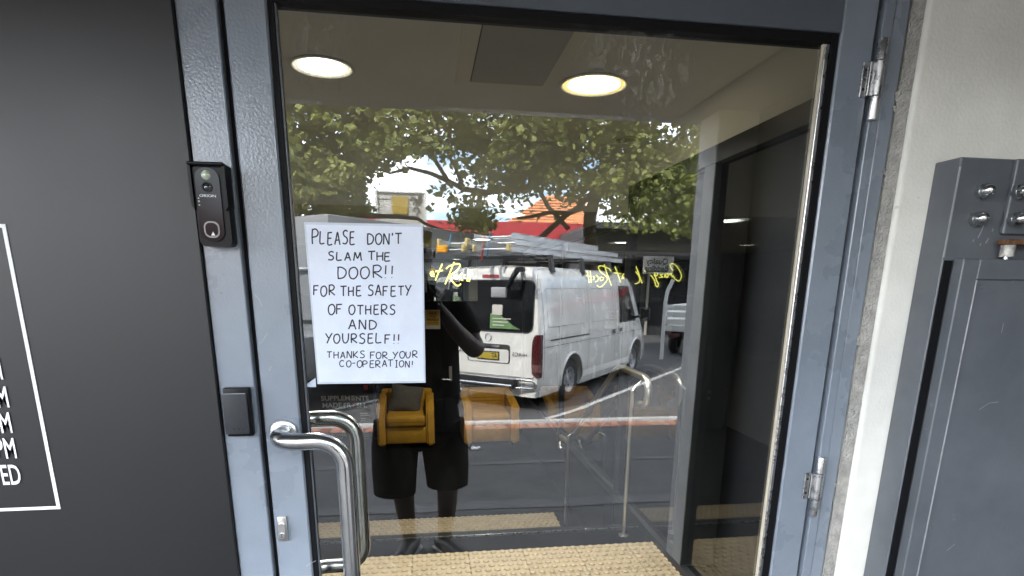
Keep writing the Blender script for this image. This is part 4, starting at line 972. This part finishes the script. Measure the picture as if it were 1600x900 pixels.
rm = MB().tube([(XB + .10, .50, 1.96), (XB - .06, .50, 1.95), (XB - .12, .47, 1.86), (XB - .16, .40, 1.70)], [.035, .04, .038, .028], 10).build('rear_view_arm', 'black_plastic', van, smooth=60)
MB().box((XB - .20, .16, 1.58), (XB - .16, .40, 1.72), .018, 3).build('rear_view_mirror', 'mirror_grey', rm, smooth=50)
for z0, z1 in ((.33, .43),): side('sill_trim', 'van_side', .42, 2.66, z0, z1, .012, n=2)
for xw in (0, WB):
    for s in (-1, 1):
        w = thing('wheel', '', '', (0, 0, 0), local=True)
        for k in ('label', 'category'): del w[k]
        w.parent = van; w.location = (xw, s * .70, .335)
        MB().lathe([(.20, -.10), (.30, -.105), (.33, -.08), (.338, -.03), (.338, .03), (.33, .08), (.30, .105), (.20, .10)], (0, 0, 0), (0, s, 0), 32).build('tyre', 'rubber', w, smooth=50)
        r = MB().lathe([(0, .075), (.05, .085), (.07, .06), (.15, .055), (.185, .085), (.205, .10), (.205, -.05), (0, -.05)], (0, 0, 0), (0, s, 0), 32)
        r.build('rim', 'rim_grey', w, smooth=40)
        m = MB()
        for k in range(6):
            a = 2 * PI * k / 6; m.lathe([(.026, .058), (0, .0595)], (.118 * math.cos(a), 0, .118 * math.sin(a)), (0, s, 0), 10)
        m.build('rim_holes', 'dark_slot', w)
    lip = []
    for k in range(19):
        a = math.radians(-5 + 190 * k / 18); zz = .335 + .415 * math.sin(a); xx = xw + .415 * math.cos(a)
        lip.append((xx, vside(max(zz, .31), 1.0) * (vw(xx)) + .004, zz))
    MB().tube(lip, .022, 8).build('arch_lip', 'van_white', van, smooth=60)
side('mud_flap', 'rubber', -.46, -.40, .14, .40, -.03, n=2)
# roof rack
for x in (-.55, .55, 1.75):
    b = MB().box((x - .035, -.72, 2.13), (x + .035, .72, 2.165), .006).build('rack_bar', 'black_metal', van)
    for s in (-1, 1): MB().prism([(x - .06, s * .70, 1.93), (x + .06, s * .70, 1.93), (x + .035, s * .66, 2.15), (x - .035, s * .66, 2.15)], (0, s * .05, 0)).build('rack_foot', 'black_metal', b)
MB().box((XB + .12, -.66, 2.10), (XB + .20, .66, 2.125), .005).build('rack_roller', 'black_metal', van)

# ladders on the rack (each a thing of its own)
def ladder(label, x0, x1, y0, y1, z0, depth=.075, th=.028, foot=True, shift=0.0):
    t = thing('ladder', label, 'ladder', v_org, vang, 'aluminium ladders on the van roof', local=True)
    for y in (y0, y1):
        s = 1 if y == y0 else -1
        st = MB().box((x0, y, z0), (x1, y + s * .006, z0 + depth)).box((x0, y, z0), (x1, y + s * th, z0 + .006)).box((x0, y, z0 + depth - .006), (x1, y + s * th, z0 + depth)).build('stringer', 'alu', t)
        if foot: MB().box((x0 - .05, min(y - .005, y + s * .04), z0 - .006), (x0 + .03, max(y - .005, y + s * .04), z0 + depth + .012), .008).build('foot', 'ladder_foot', st)
    k = 0; x = x0 + .18 + shift
    yl, yh = min(y0, y1), max(y0, y1)
    while x < x1 - .1:
        MB().tube([(x, yl - .006, z0 + depth / 2), (x, yh + .006, z0 + depth / 2)], .017, 8).build('rung', 'alu', t, smooth=60)
        x += .285; k += 1
    return t
ladder('lowest aluminium ladder on the rack, along the kerb side of the roof', -1.55, 2.75, .58, .10, 2.168)
ladder('lowest aluminium ladder on the rack, along the traffic side of the roof', -1.62, 2.1, -.06, -.60, 2.168, foot=True)
ladder('middle aluminium ladder stacked above the kerb side one', -1.35, 2.55, .56, .14, 2.262, foot=False, shift=.08)
ladder('middle aluminium ladder stacked above the traffic side one', -1.48, 1.8, -.10, -.52, 2.262, shift=.05)
ladder('topmost aluminium ladder lying across the stack', -1.20, 1.9, .42, -.16, 2.352, foot=False)
def loop(name, mat, label, x, y, zlo, zhi):
    t = MB().tube([(x, y - .03, zlo), (x - .012, y, (zlo + zhi) / 2), (x, y + .02, zhi)], .009, 6).build(name, mat, None)
    t.location = v_org; t.rotation_euler = (0, 0, vang); tag(t, label, 'strap')
loop('tie_strap', 'strap_blue', 'blue strap tied around the middle of the ladder ends', -1.58, -.30, 2.17, 2.40)
loop('tie_strap', 'strap_blue', 'blue strap tied at the kerb side of the ladders', -1.56, .30, 2.10, 2.40)
loop('tie_strap', 'strap_red', 'red strap hanging from the ladders', -1.57, .22, 2.05, 2.36)
t = MB().box((-1.68, -.46, 2.162), (-1.62, -.30, 2.25), .01).build('orange_pad', 'tie_orange', None); t.location = v_org; t.rotation_euler = (0, 0, vang); tag(t, 'orange pad tied at the end of the ladders', 'pad')

# ================================================================== the person taking the photograph
def skin(name, pts, edges, mat, parent, sub=2, root=0):
    me = bpy.data.meshes.new(name); me.from_pydata([p[0] for p in pts], edges, []); me.update()
    o = bpy.data.objects.new(name, me); COL.objects.link(o)
    sk = o.modifiers.new('s', 'SKIN'); sk.use_smooth_shade = True
    for i, p in enumerate(pts):
        r = p[1]; me.skin_vertices[0].data[i].radius = r if isinstance(r, tuple) else (r, r); me.skin_vertices[0].data[i].use_root = (i == root)
    su = o.modifiers.new('u', 'SUBSURF'); su.levels = sub; su.render_levels = sub
    nm = real_mesh(o); bpy.data.objects.remove(o); nm.name = name
    return add(name, nm, mat, parent, True)
PY = -1.76; PXC = -0.045
pe = thing('person', 'person in black tee and long shorts holding up a phone, mirrored in the door', 'person', (PXC, PY, 0))
def Q(x, z, y=0.0): return (PXC + x, PY + y, z)
B = [(Q(0, .84), (.16, .12)), (Q(0, 1.02), (.155, .115)), (Q(0, 1.22), (.165, .115)), (Q(0, 1.36), (.12, .085)), (Q(0, 1.435, .01), (.055, .055)), (Q(0, 1.49, .03), (.06, .068)), (Q(0, 1.555, .035), (.078, .092)), (Q(0, 1.63, .03), (.068, .08)),
     (Q(.165, 1.335), .062), (Q(.285, 1.10, .10), .052), (Q(.17, 1.22, .30), .040), (Q(.085, 1.335, .44), .028), (Q(.078, 1.37, .475), (.022, .018)),
     (Q(-.165, 1.335), .062), (Q(-.285, 1.10, .10), .052), (Q(-.11, 1.22, .30), .040), (Q(-.005, 1.335, .44), .028), (Q(.002, 1.37, .475), (.022, .018)),
     (Q(.105, .74), .098), (Q(.125, .46, .03), .068), (Q(.125, .28, -.01), .058), (Q(.105, .09), .040), (Q(.105, .045, .02), .040), (Q(.15, .035, .15), .032),
     (Q(-.105, .74), .098), (Q(-.115, .46, .03), .068), (Q(-.105, .28, -.01), .058), (Q(-.085, .09), .040), (Q(-.085, .045, .02), .040), (Q(-.10, .035, .16), .032)]
Ed = [(0, 1), (1, 2), (2, 3), (3, 4), (4, 5), (5, 6), (6, 7), (3, 8), (8, 9), (9, 10), (10, 11), (11, 12), (3, 13), (13, 14), (14, 15), (15, 16), (16, 17), (0, 18), (18, 19), (19, 20), (20, 21), (21, 22), (22, 23), (0, 24), (24, 25), (25, 26), (26, 27), (27, 28), (28, 29)]
for s, w in ((1, 12), (-1, 17)):
    bx, by, bz = B[w][0]; k0 = len(B)
    for f in range(4):                                   # fingers close around the edge of the phone
        dz = .030 - .019 * f; ln = (1, 1.06, 1.0, .82)[f]
        b0 = len(B)
        B.append(((bx + s * .008, by + .012, bz + dz), .0085)); B.append(((bx + s * .006, by + .034 * ln, bz + dz + .004), .0080)); B.append(((bx - s * .012, by + .044 * ln, bz + dz + .004), .0070))
        Ed += [(w, b0), (b0, b0 + 1), (b0 + 1, b0 + 2)]
    b0 = len(B); B.append(((bx - s * .004, by - .014, bz + .026), .0095)); B.append(((bx - s * .016, by - .012, bz + .046), .0082)); Ed += [(w, b0), (b0, b0 + 1)]
body_p = skin('body', B, Ed, 'skin', pe, 2)
skin('tshirt', [(Q(-.01, .74), (.24, .16)), (Q(-.01, .92), (.228, .155)), (Q(0, 1.15), (.215, .145)), (Q(0, 1.31), (.16, .11)), (Q(0, 1.395), (.085, .075)), (Q(.175, 1.335), .080), (Q(.262, 1.155, .075), .076), (Q(-.175, 1.335), .080), (Q(-.262, 1.155, .075), .076)],
     [(0, 1), (1, 2), (2, 3), (3, 4), (3, 5), (5, 6), (3, 7), (7, 8)], 'shirt_black', pe)
sm_ = MB()
sm_.tube([Q(-.01, .88), Q(-.01, .78), Q(-.01, .70), Q(-.01, .62)], [.19, .205, .205, .17], 20)
for sx_, k_ in ((1, 0.0), (-1, .035)):
    xa_ = .118 * sx_ - .012
    sm_.tube([Q(xa_, .74), Q(xa_ + .01 * sx_, .60, .01), Q(xa_ + .018 * sx_, .48, .02), Q(xa_ + .020 * sx_, .395 - k_, .02)], [.115, .122, .116, .110], 20)
sm_.build('shorts', 'shorts_black', pe, smooth=60)
skin('hair', [(Q(0, 1.60, .0), (.075, .075)), (Q(0, 1.665, .01), (.072, .085)), (Q(0, 1.56, -.03), (.07, .06))], [(2, 0), (0, 1)], 'hair', pe, 2)
for s in (-1, 1):
    MB().lathe([(0, .0), (.009, .002), (.010, .006), (0, .009)], Q(s * .033, 1.575, .112), (0, 1, 0), 10).build('eye', 'hair', body_p)
    MB().lathe([(0, -.008), (.016, -.004), (.018, .004), (0, .010)], Q(s * .083, 1.565, .03), (s, 0, 0), 12).build('ear', 'skin', body_p, smooth=60)
MB().prism([Q(-.014, 1.545, .118), Q(.014, 1.545, .118), Q(.006, 1.578, .115), Q(-.006, 1.578, .115)], (0, .018, -.004)).build('nose', 'skin', body_p)
MB().box(Q(-.024, 1.518, .108), Q(.024, 1.524, .119), .002).build('mouth', 'brake_red', body_p)
for x, rz in ((.125, -.55), (-.088, .25)):
    sh_ = MB().box((-.048, -.10, .018), (.048, .17, .085), .035, 3); M4 = Matrix.Translation(Q(x, 0.0, .04)) @ Matrix.Rotation(rz, 4, 'Z')
    bmesh.ops.transform(sh_.bm, matrix=M4, verts=sh_.bm.verts); sh_ = sh_.build('shoe', 'shoe', pe, smooth=60)
    so = MB().box((-.050, -.105, .0), (.050, .178, .022), .01, 2); bmesh.ops.transform(so.bm, matrix=M4, verts=so.bm.verts); so.build('sole', 'shoe_sole', sh_, smooth=50)
ph = MB().box((-.037, CAMY - .085, CAMH - .145), (.037, CAMY - .077, CAMH + .012), .004, 2).build('phone', 'black_gloss', None, smooth=40); tag(ph, 'dark phone held up in both hands by the person', 'phone')

# litter on the footpath
m = MB()
for k in range(7):
    a = random.uniform(0, PI); c = Vector((0.40 + random.uniform(-.05, .05), -3.76 + random.uniform(-.02, .02), .012)); u = Vector((math.cos(a), math.sin(a), random.uniform(-.3, .3))) * .035; v = Vector((-math.sin(a), math.cos(a), random.uniform(-.2, .6))) * .02
    m.pts([c - u - v, c + u - v, c + u + v * 1.2, c - u * .7 + v], [[0, 1, 2, 3]])
tag(m.build('paper_litter', 'litter'), 'crumpled white paper scrap on the asphalt footpath', 'litter')

# ================================================================== trees across the parking bays
def leaf_cloud(clumps, size, rnd):
    V = []; F_ = []
    for c, r, n in clumps:
        for _ in range(n):
            while True:
                d = Vector((rnd.uniform(-1, 1), rnd.uniform(-1, 1), rnd.uniform(-1, 1)))
                if d.length < 1: break
            p = c + Vector((d.x * r, d.y * r, d.z * r * .75))
            nrm = (Vector((rnd.gauss(0, .7), rnd.gauss(0.25, .7), rnd.gauss(.8, .5)))).normalized()
            a = nrm.orthogonal().normalized(); ang = rnd.uniform(0, 2 * PI)
            a = (a * math.cos(ang) + nrm.cross(a) * math.sin(ang)); b = nrm.cross(a); s = size * rnd.uniform(.65, 1.25); k = len(V)
            V += [p - a * s * .5, p - a * s * .12 + b * s * .42 - nrm * s * .10, p + a * s * .10 + b * s * .30, p + a * s * .52, p + a * s * .10 - b * s * .30, p - a * s * .12 - b * s * .42 - nrm * s * .10]
            F_ += [[k, k + 3, k + 2, k + 1], [k, k + 5, k + 4, k + 3]]
    me = bpy.data.meshes.new('crown'); me.from_pydata([tuple(v) for v in V], [], F_); me.update(); return me
HOLES = [(650, 300, 98, 66, .02), (478, 205, 46, 46, .42), (520, 235, 40, 34, .5), (765, 285, 38, 46, .30), (735, 245, 22, 22, .5), (830, 300, 46, 34, .30), (905, 268, 40, 24, .5), (700, 330, 40, 30, .25), (1048, 205, 34, 26, .35), (590, 262, 30, 22, .4), (800, 330, 60, 20, .12), (874, 326, 58, 34, .05)]
def density(px, py):
    v = 1.0
    if py > 338 and px < 600: return 0
    if py > 352: return 0
    for cx, cy, rx, ry, k in HOLES:
        if ((px - cx) / rx) ** 2 + ((py - cy) / ry) ** 2 < 1: v = min(v, k)
    return v
def tree(label, name, limbs, boxes, nclump, seed, size=.135, per=26, group='street trees across the bays'):
    rnd = random.Random(seed); base = limbs[0][0][0]
    t = thing('plane_tree', label, 'tree', (base.x, base.y, ROAD), group=group)
    m = MB()
    for path, r0, r1 in limbs[:1]: m.tube([p.to_tuple() for p in path], [r0 + (r1 - r0) * i / (len(path) - 1) for i in range(len(path))], 10)
    tr = m.build('trunk', 'bark', t, smooth=60)
    for path, r0, r1 in limbs[1:]: MB().tube([p.to_tuple() for p in path], [r0 + (r1 - r0) * i / (len(path) - 1) for i in range(len(path))], 8).build('limb', 'bark', tr, smooth=60)
    cl = []
    tot = 0
    while len(cl) < nclump and tot < nclump * 30:
        tot += 1
        bx = rnd.choice(boxes); px, py, Y = rnd.uniform(bx[0], bx[1]), rnd.uniform(bx[2], bx[3]), rnd.uniform(bx[4], bx[5])
        if rnd.random() > density(px, py): continue
        cl.append((street(px, py, Y), rnd.uniform(.22, .52), int(per * rnd.uniform(.6, 1.3))))
    add('crown', leaf_cloud(cl, size, rnd), 'leaf', t)
def sp(Y, *pts): return [street(x, y, Y) for x, y in pts]
b1 = Vector((3.55, -11.6, ROAD))
tree('big leafy plane tree behind the parked van, its limbs crossing', 'a', [
    ([b1, b1 + Vector((.02, 0, 1.4)), b1 + Vector((-.02, .05, 2.6))] + sp(11.5, (922, 340), (935, 290), (955, 225), (965, 120)), .20, .07),
    (sp(11.5, (922, 338), (912, 324), (886, 333), (862, 331), (832, 338), (808, 341)), .075, .025),
    (sp(11.3, (845, 372), (862, 356), (886, 335), (901, 326), (930, 300)), .06, .05),
    (sp(11.4, (889, 358), (872, 338), (857, 323), (840, 290), (800, 220), (780, 140)), .05, .04),
    (sp(11.0, (935, 290), (880, 240), (820, 190), (790, 120)), .08, .04),
    (sp(11.2, (935, 300), (985, 270), (1040, 235), (1090, 180)), .07, .03),
    (sp(10.6, (700, 282), (672, 270), (640, 262), (610, 270), (585, 262)), .045, .015),
    (sp(10.6, (840, 290), (760, 300), (725, 295), (700, 282), (680, 250), (660, 200)), .06, .03),
    (sp(10.7, (725, 295), (712, 262), (700, 240), (706, 180)), .04, .02)],
    [(690, 1110, 90, 300, 8.8, 13), (720, 900, 200, 345, 10, 13), (850, 1110, 150, 340, 9, 13), (690, 1110, 90, 160, 8.8, 13), (670, 745, 300, 390, 10.5, 12)], 1150, 11, group='street trees across the bays')
b2 = Vector((-1.35, -10.4, ROAD))
tree('big leafy plane tree behind the notice, left of the van', 'b', [
    ([b2, b2 + Vector((.05, 0, 1.3)), b2 + Vector((0, 0, 2.6))] + sp(10.3, (560, 320), (555, 250), (560, 160), (565, 60)), .19, .07),
    (sp(10.0, (545, 331), (575, 337), (620, 338), (652, 341), (668, 351), (700, 362)), .05, .02),
    (sp(10.2, (556, 280), (590, 240), (640, 215), (690, 190)), .06, .02),
    (sp(10.2, (556, 285), (510, 250), (470, 210), (430, 170)), .06, .02),
    (sp(10.2, (560, 200), (600, 160), (640, 120)), .05, .02)],
    [(400, 690, 90, 300, 8.2, 12), (400, 600, 200, 338, 8.5, 12), (400, 700, 90, 160, 8.5, 12)], 900, 23)
rnd = random.Random(5)
tl_ = thing('hedge_tree', 'low dark evergreen hedge tree at the far right of the street', 'tree', (9.0, -16, ROAD))
MB().tube([(9.0, -16, ROAD), (9.0, -16, 2.2)], .12, 8).build('trunk', 'bark', tl_)
add('crown', leaf_cloud([(Vector((rnd.uniform(5.8, 12.0), -16 + rnd.uniform(-1, 1), rnd.uniform(3.1, 5.2))), .5, 30) for _ in range(260)], .17, rnd), 'leaf', tl_)

# ================================================================== buildings across the street
sh1 = thing('red_shop', 'low shop with red fascia and corrugated awning across the street', 'building', (0, -24, ROAD))
MB().box((-12, -34, ROAD), (6.75, -24.01, 2.95)).build('wall', 'cream_wall', sh1)
MB().box((-12, -24.0, 2.965), (6.75, -23.7, 3.92), .01).build('fascia', 'red_fascia', sh1)
MB().box((-12, -23.72, 2.93), (6.75, -23.62, 2.975)).build('gutter', 'cream_wall', sh1)
V = []; F_ = []; n = 240
for i in range(n + 1):
    x = -6 + 12.75 * i / n; dz = .018 * (1 if i % 4 in (0, 1) else -1)
    V += [(x, -23.70, 2.92 + dz), (x, -21.9, 2.40 + dz)]
for i in range(n): F_.append([2 * i, 2 * i + 2, 2 * i + 3, 2 * i + 1])
MB().pts(V, F_).build('awning_roof', 'corrugated', sh1)
MB().box((-6, -21.95, 2.24), (6.75, -21.85, 2.38)).build('awning_beam', 'shop_dark', sh1)
for k in range(6):
    w = MB().box((-5.6 + 2.05 * k, -24.0, ROAD + .3), (-3.8 + 2.05 * k, -23.95, 2.1)).build('shop_window', 'shop_glass', sh1)
    MB().box((-5.66 + 2.05 * k, -23.96, ROAD + .2), (-5.60 + 2.05 * k, -23.9, 2.2)).build('window_frame', 'white_paint', w)
for x in (-5, -1, 3, 6.5): MB().tube([(x, -21.9, ROAD), (x, -21.9, 2.3)], .05, 8).build('awning_post', 'cream_wall', sh1)
h2 = thing('tiled_house', 'house with an orange tiled hip roof behind the red shop', 'building', (8, -35, ROAD))
MB().box((4.6, -41, ROAD), (11, -34, 4.75)).build('wall', 'cream_wall', h2)
V = [(4.2, -33.6, 4.60), (9.9, -33.6, 4.70), (9.9, -37, 6.9), (7.6, -37, 6.9), (4.2, -41, 4.6), (9.9, -41, 4.7)]
rf = MB().pts(V, [[0, 1, 2, 3], [0, 3, 4], [3, 2, 5, 4], [1, 5, 2]]).build('roof', 'roof_tile', h2)
for k in range(12):
    t = k / 12; a = Vector(V[0]).lerp(Vector(V[3]), t); b = Vector(V[1]).lerp(Vector(V[2]), t)
    MB().box((a.x, a.y - .01, a.z - .01), (b.x, a.y + .10, a.z + .045)).build('tile_course', 'roof_tile', rf)
MB().box((9.9, -40, 4.0), (10.0, -33.5, 6.6)).build('bargeboard', 'white_paint', h2)
db_ = thing('dark_shop', 'dark flat roofed shop at the right across the street', 'building', (8, -19, ROAD))
MB().box((5.55, -30, ROAD), (16, -19.3, 3.45)).build('wall', 'shop_dark', db_)
MB().box((5.5, -19.35, 3.30), (16, -18.9, 3.52), .01).build('parapet', 'shop_dark', db_)
for x in (7.3, 8.45, 9.9, 11.5): MB().box((x - .38, -18.92, 3.53), (x + .38, -18.86, 3.56)).build('flashing', 'white_paint', db_)
MB().box((5.5, -19.3, 2.30), (16, -18.0, 2.42)).build('awning', 'shop_dark', db_)
for k in range(5):
    w = MB().box((5.9 + 2.0 * k, -19.32, ROAD + .35), (7.6 + 2.0 * k, -19.26, 2.1)).build('shop_window', 'shop_glass', db_)
    MB().box((5.82 + 2.0 * k, -19.28, ROAD), (5.9 + 2.0 * k, -19.22, 2.2)).build('window_frame', 'cream_wall', w)
a = street(1007, 400, 17.9); b = street(1052, 428, 17.9)
qs = thing('bedding_sign', 'pale hanging shop sign with dark lettering under the dark awning', 'sign', (a.x, a.y, b.z))
MB().box((a.x, a.y - .05, b.z), (b.x, a.y, a.z), .005).build('board', 'sign_white', qs)
w = b.x - a.x; cx = a.x + w * .45
put_text('lettering', 'Quality', .26, (cx, a.y + .003, a.z - .17), (-1, 0, 0), 'shop_dark', qs, bold=.006)
put_text('lettering', 'Bedding', .26, (cx, a.y + .003, a.z - .40), (-1, 0, 0), 'shop_dark', qs, bold=.006)
MB().box((a.x + .1, a.y + .001, b.z + .05), (b.x - .2, a.y + .004, b.z + .08)).build('fine_print', 'shop_dark', qs)

for k, (x0, x1, h, wm, fm, what) in enumerate(((-34, -12.2, 6.2, 'cream_wall', 'shop_dark', 'long cream two storey shop row, unseen, added far left to block low sky'), (16.4, 40, 6.8, 'facade', 'red_fascia', 'long grey two storey shop row, unseen, added far right to block low sky'))):  # unseen rows added to cut low sky light reaching the door head
    rb = thing('unseen_shop_row', what, 'building', ((x0 + x1) / 2, -24, ROAD))
    MB().box((x0, -36, ROAD), (x1, -23.5, h)).build('wall', wm, rb)
    MB().box((x0, -23.49, 2.9), (x1, -23.3, 3.7)).build('fascia', fm, rb)
    n = int((x1 - x0) / 2.4)
    for i in range(n):
        for z0, z1 in ((ROAD + .4, 2.4), (4.1, 5.4)):
            w = MB().box((x0 + .5 + 2.4 * i, -23.49, z0), (x0 + 2.2 + 2.4 * i, -23.44, z1)).build('window', 'shop_glass', rb)
# pylon sign with frame of rods above
py_ = thing('pylon_sign', 'white framed signboard with yellow square and rods above it', 'sign', (-.62, -15, ROAD))
A = street(589, 299, 15); B2 = street(662, 299, 15); zb = 2.35
MB().box((A.x, -15.12, zb), (B2.x, -15.0, A.z - .02), .008).build('board', 'sign_white', py_)
for x in (A.x - .03, B2.x + .03): MB().box((x - .03, -15.16, ROAD), (x + .03, -14.96, A.z + .02), .004).build('upright', 'white_paint', py_)
MB().box((A.x, -15.16, A.z - .015), (B2.x, -14.96, A.z + .025), .004).build('top_rail', 'white_paint', py_)
MB().box((A.x, -14.998, A.z - .17), (B2.x, -14.985, A.z - .155)).build('trim', 'shade_grey', py_)
a = street(612, 306, 14.98); b = street(638, 334, 14.98); MB().box((a.x, -14.995, b.z), (b.x, -14.98, a.z)).build('yellow_square', 'sign_yellow', py_)
ap = street(626, 246, 15.05)
for x in (A.x + .12, A.x + .5, -.62, B2.x - .5, B2.x - .12): MB().tube([(x, -15.05, A.z), (ap.x + (x + .62) * .12, -15.05, ap.z)], .012, 6).build('rod', 'white_paint', py_)
gm = MB()
for s_ in ([(641, 312), (643, 308), (648, 309), (649, 314), (645, 320)], [(650, 322), (656, 306)], [(646, 330), (648, 325), (653, 325), (655, 330), (652, 334), (651, 337)], [(656, 318), (658, 306)], [(648, 309), (656, 320), (658, 314)], [(642, 324), (643, 325)]):
    gm.ribbon([street(x, y, 14.975) for x, y in s_], .035, (0, 1, 0))
gm.build('graffiti', 'black_metal', py_)

# light box truck behind the notice, small white truck past the van, white pole
bt_ = thing('box_truck', 'pale grey box truck parked left, partly hidden by the notice', 'truck', (-2.0, -8.5, ROAD), math.radians(-50), local=True)
MB().box((-.2, -1.0, .62), (4.3, 1.0, 2.70), .03, 2).build('cargo_box', 'truck_grey', bt_, smooth=40)
MB().box((-.215, -.03, .66), (-.202, .03, 2.66)).build('rear_post', 'white_paint', bt_)
MB().box((-.212, -.9, 1.15), (-.202, .9, 1.2)).build('rear_rail', 'black_metal', bt_)
MB().box((4.4, -.95, .45), (5.9, .95, 2.1), .12, 3).build('cab', 'van_white', bt_, smooth=50)
MB().box((5.885, -.8, 1.2), (5.91, .8, 1.95), .01).build('windscreen', 'van_glass', bt_)
MB().box((-.1, -.45, .45), (5.5, .45, .62)).build('chassis', 'black_metal', bt_)
for x in (.7, 5.0):
    for s in (-1, 1): MB().lathe([(.2, -.1), (.36, -.1), (.40, -.05), (.40, .05), (.36, .1), (.2, .1), (0, .06)], (x, s * .85, .40), (0, s, 0), 24).build('wheel', 'rubber', bt_, smooth=50)
for s in (-1, 1): MB().box((-.23, s * .8 - .1, .46), (-.2, s * .8 + .1, .58)).build('tail_light', 'tail_red', bt_)
ut = thing('blue_ute', 'pale blue windowed service ute with a ladder frame behind the notice', 'ute', (-3.0, -6.3, ROAD), math.radians(-58), local=True)
MB().box((-.1, -.85, .45), (2.2, .85, 1.05), .05, 2).build('tray', 'truck_grey', ut, smooth=40)
MB().box((2.2, -.85, .40), (4.6, .85, 1.10), .10, 3).build('lower_body', 'truck_grey', ut, smooth=50)
MB().box((2.25, -.78, 1.08), (3.6, .78, 1.72), .12, 3).build('cab', 'truck_grey', ut, smooth=50)
MB().box((2.235, -.66, 1.18), (2.262, .66, 1.62), .01).build('rear_window', 'truck_blue', ut)
for s in (-1, 1): MB().box((2.5, s * .785 - .004, 1.2), (3.4, s * .785 + .004, 1.6)).build('side_window', 'van_glass', ut)
for x in (.1, 2.1):
    MB().tube([(x, -.8, 1.0), (x, -.8, 1.95), (x, .8, 1.95), (x, .8, 1.0)], .025, 8).build('ladder_frame', 'alu', ut)
for x in (.6, 3.8):
    for s in (-1, 1): MB().lathe([(.18, -.1), (.30, -.1), (.34, -.05), (.34, .05), (.30, .1), (.18, .1), (0, .06)], (x, s * .74, .34), (0, s, 0), 24).build('wheel', 'rubber', ut, smooth=50)
wt = thing('small_truck', 'small white truck with stepped tray parked beyond the van', 'truck', (6.75, -12.7, ROAD), math.radians(-52), local=True)
MB().box((0, -.85, .62), (2.4, .85, .78), .01).build('tray', 'white_paint', wt)
for z in (.80, .98, 1.16): MB().box((-.02, -.85, z), (.03, .85, z + .13), .01).build('tail_board', 'white_paint', wt)
for s in (-1, 1): MB().box((.04, s * .83 - .02, .80), (2.4, s * .83 + .02, 1.28), .01).build('side_board', 'white_paint', wt)
MB().box((2.5, -.82, .40), (4.1, .82, 1.95), .14, 3).build('cab', 'white_paint', wt, smooth=50)
MB().box((2.488, -.6, 1.25), (2.50, .6, 1.75)).build('rear_window', 'van_glass', wt)
MB().box((0, -.4, .42), (3.8, .4, .60)).build('chassis', 'black_metal', wt)
for s in (-1, 1): MB().box((-.03, s * .6 - .15, .47), (0, s * .6 + .15, .58)).build('tail_light', 'tail_red', wt)
for x in (.6, 3.3):
    for s in (-1, 1): MB().lathe([(.18, -.1), (.30, -.1), (.34, -.05), (.34, .05), (.30, .1), (.18, .1), (0, .06)], (x, s * .72, .34), (0, s, 0), 24).build('wheel', 'rubber', wt, smooth=50)
P = [street(x, y, 12.4) for x, y in ((1040, 480), (1041, 470), (1044, 455), (1053, 437))]
wp = MB().tube([(P[0].x, P[0].y, ROAD)] + [p.to_tuple() for p in P], .045, 10).build('white_pole', 'white_paint', None, smooth=60); tag(wp, 'white bent pole standing beyond the van bonnet', 'pole')
far = MB()
V = []; F_ = []
for i in range(41):
    x = -220 + 11 * i; V += [(x, -260, -1), (x, -260, 9 + 3 * math.sin(i * .7) + 2 * math.sin(i * 1.9))]
for i in range(40): F_.append([2 * i, 2 * i + 2, 2 * i + 3, 2 * i + 1])
V2 = [(x, y - 60, z) for x, y, z in V]
far.pts(V, F_); hl = far.build('hills', 'leaf'); struct(hl)
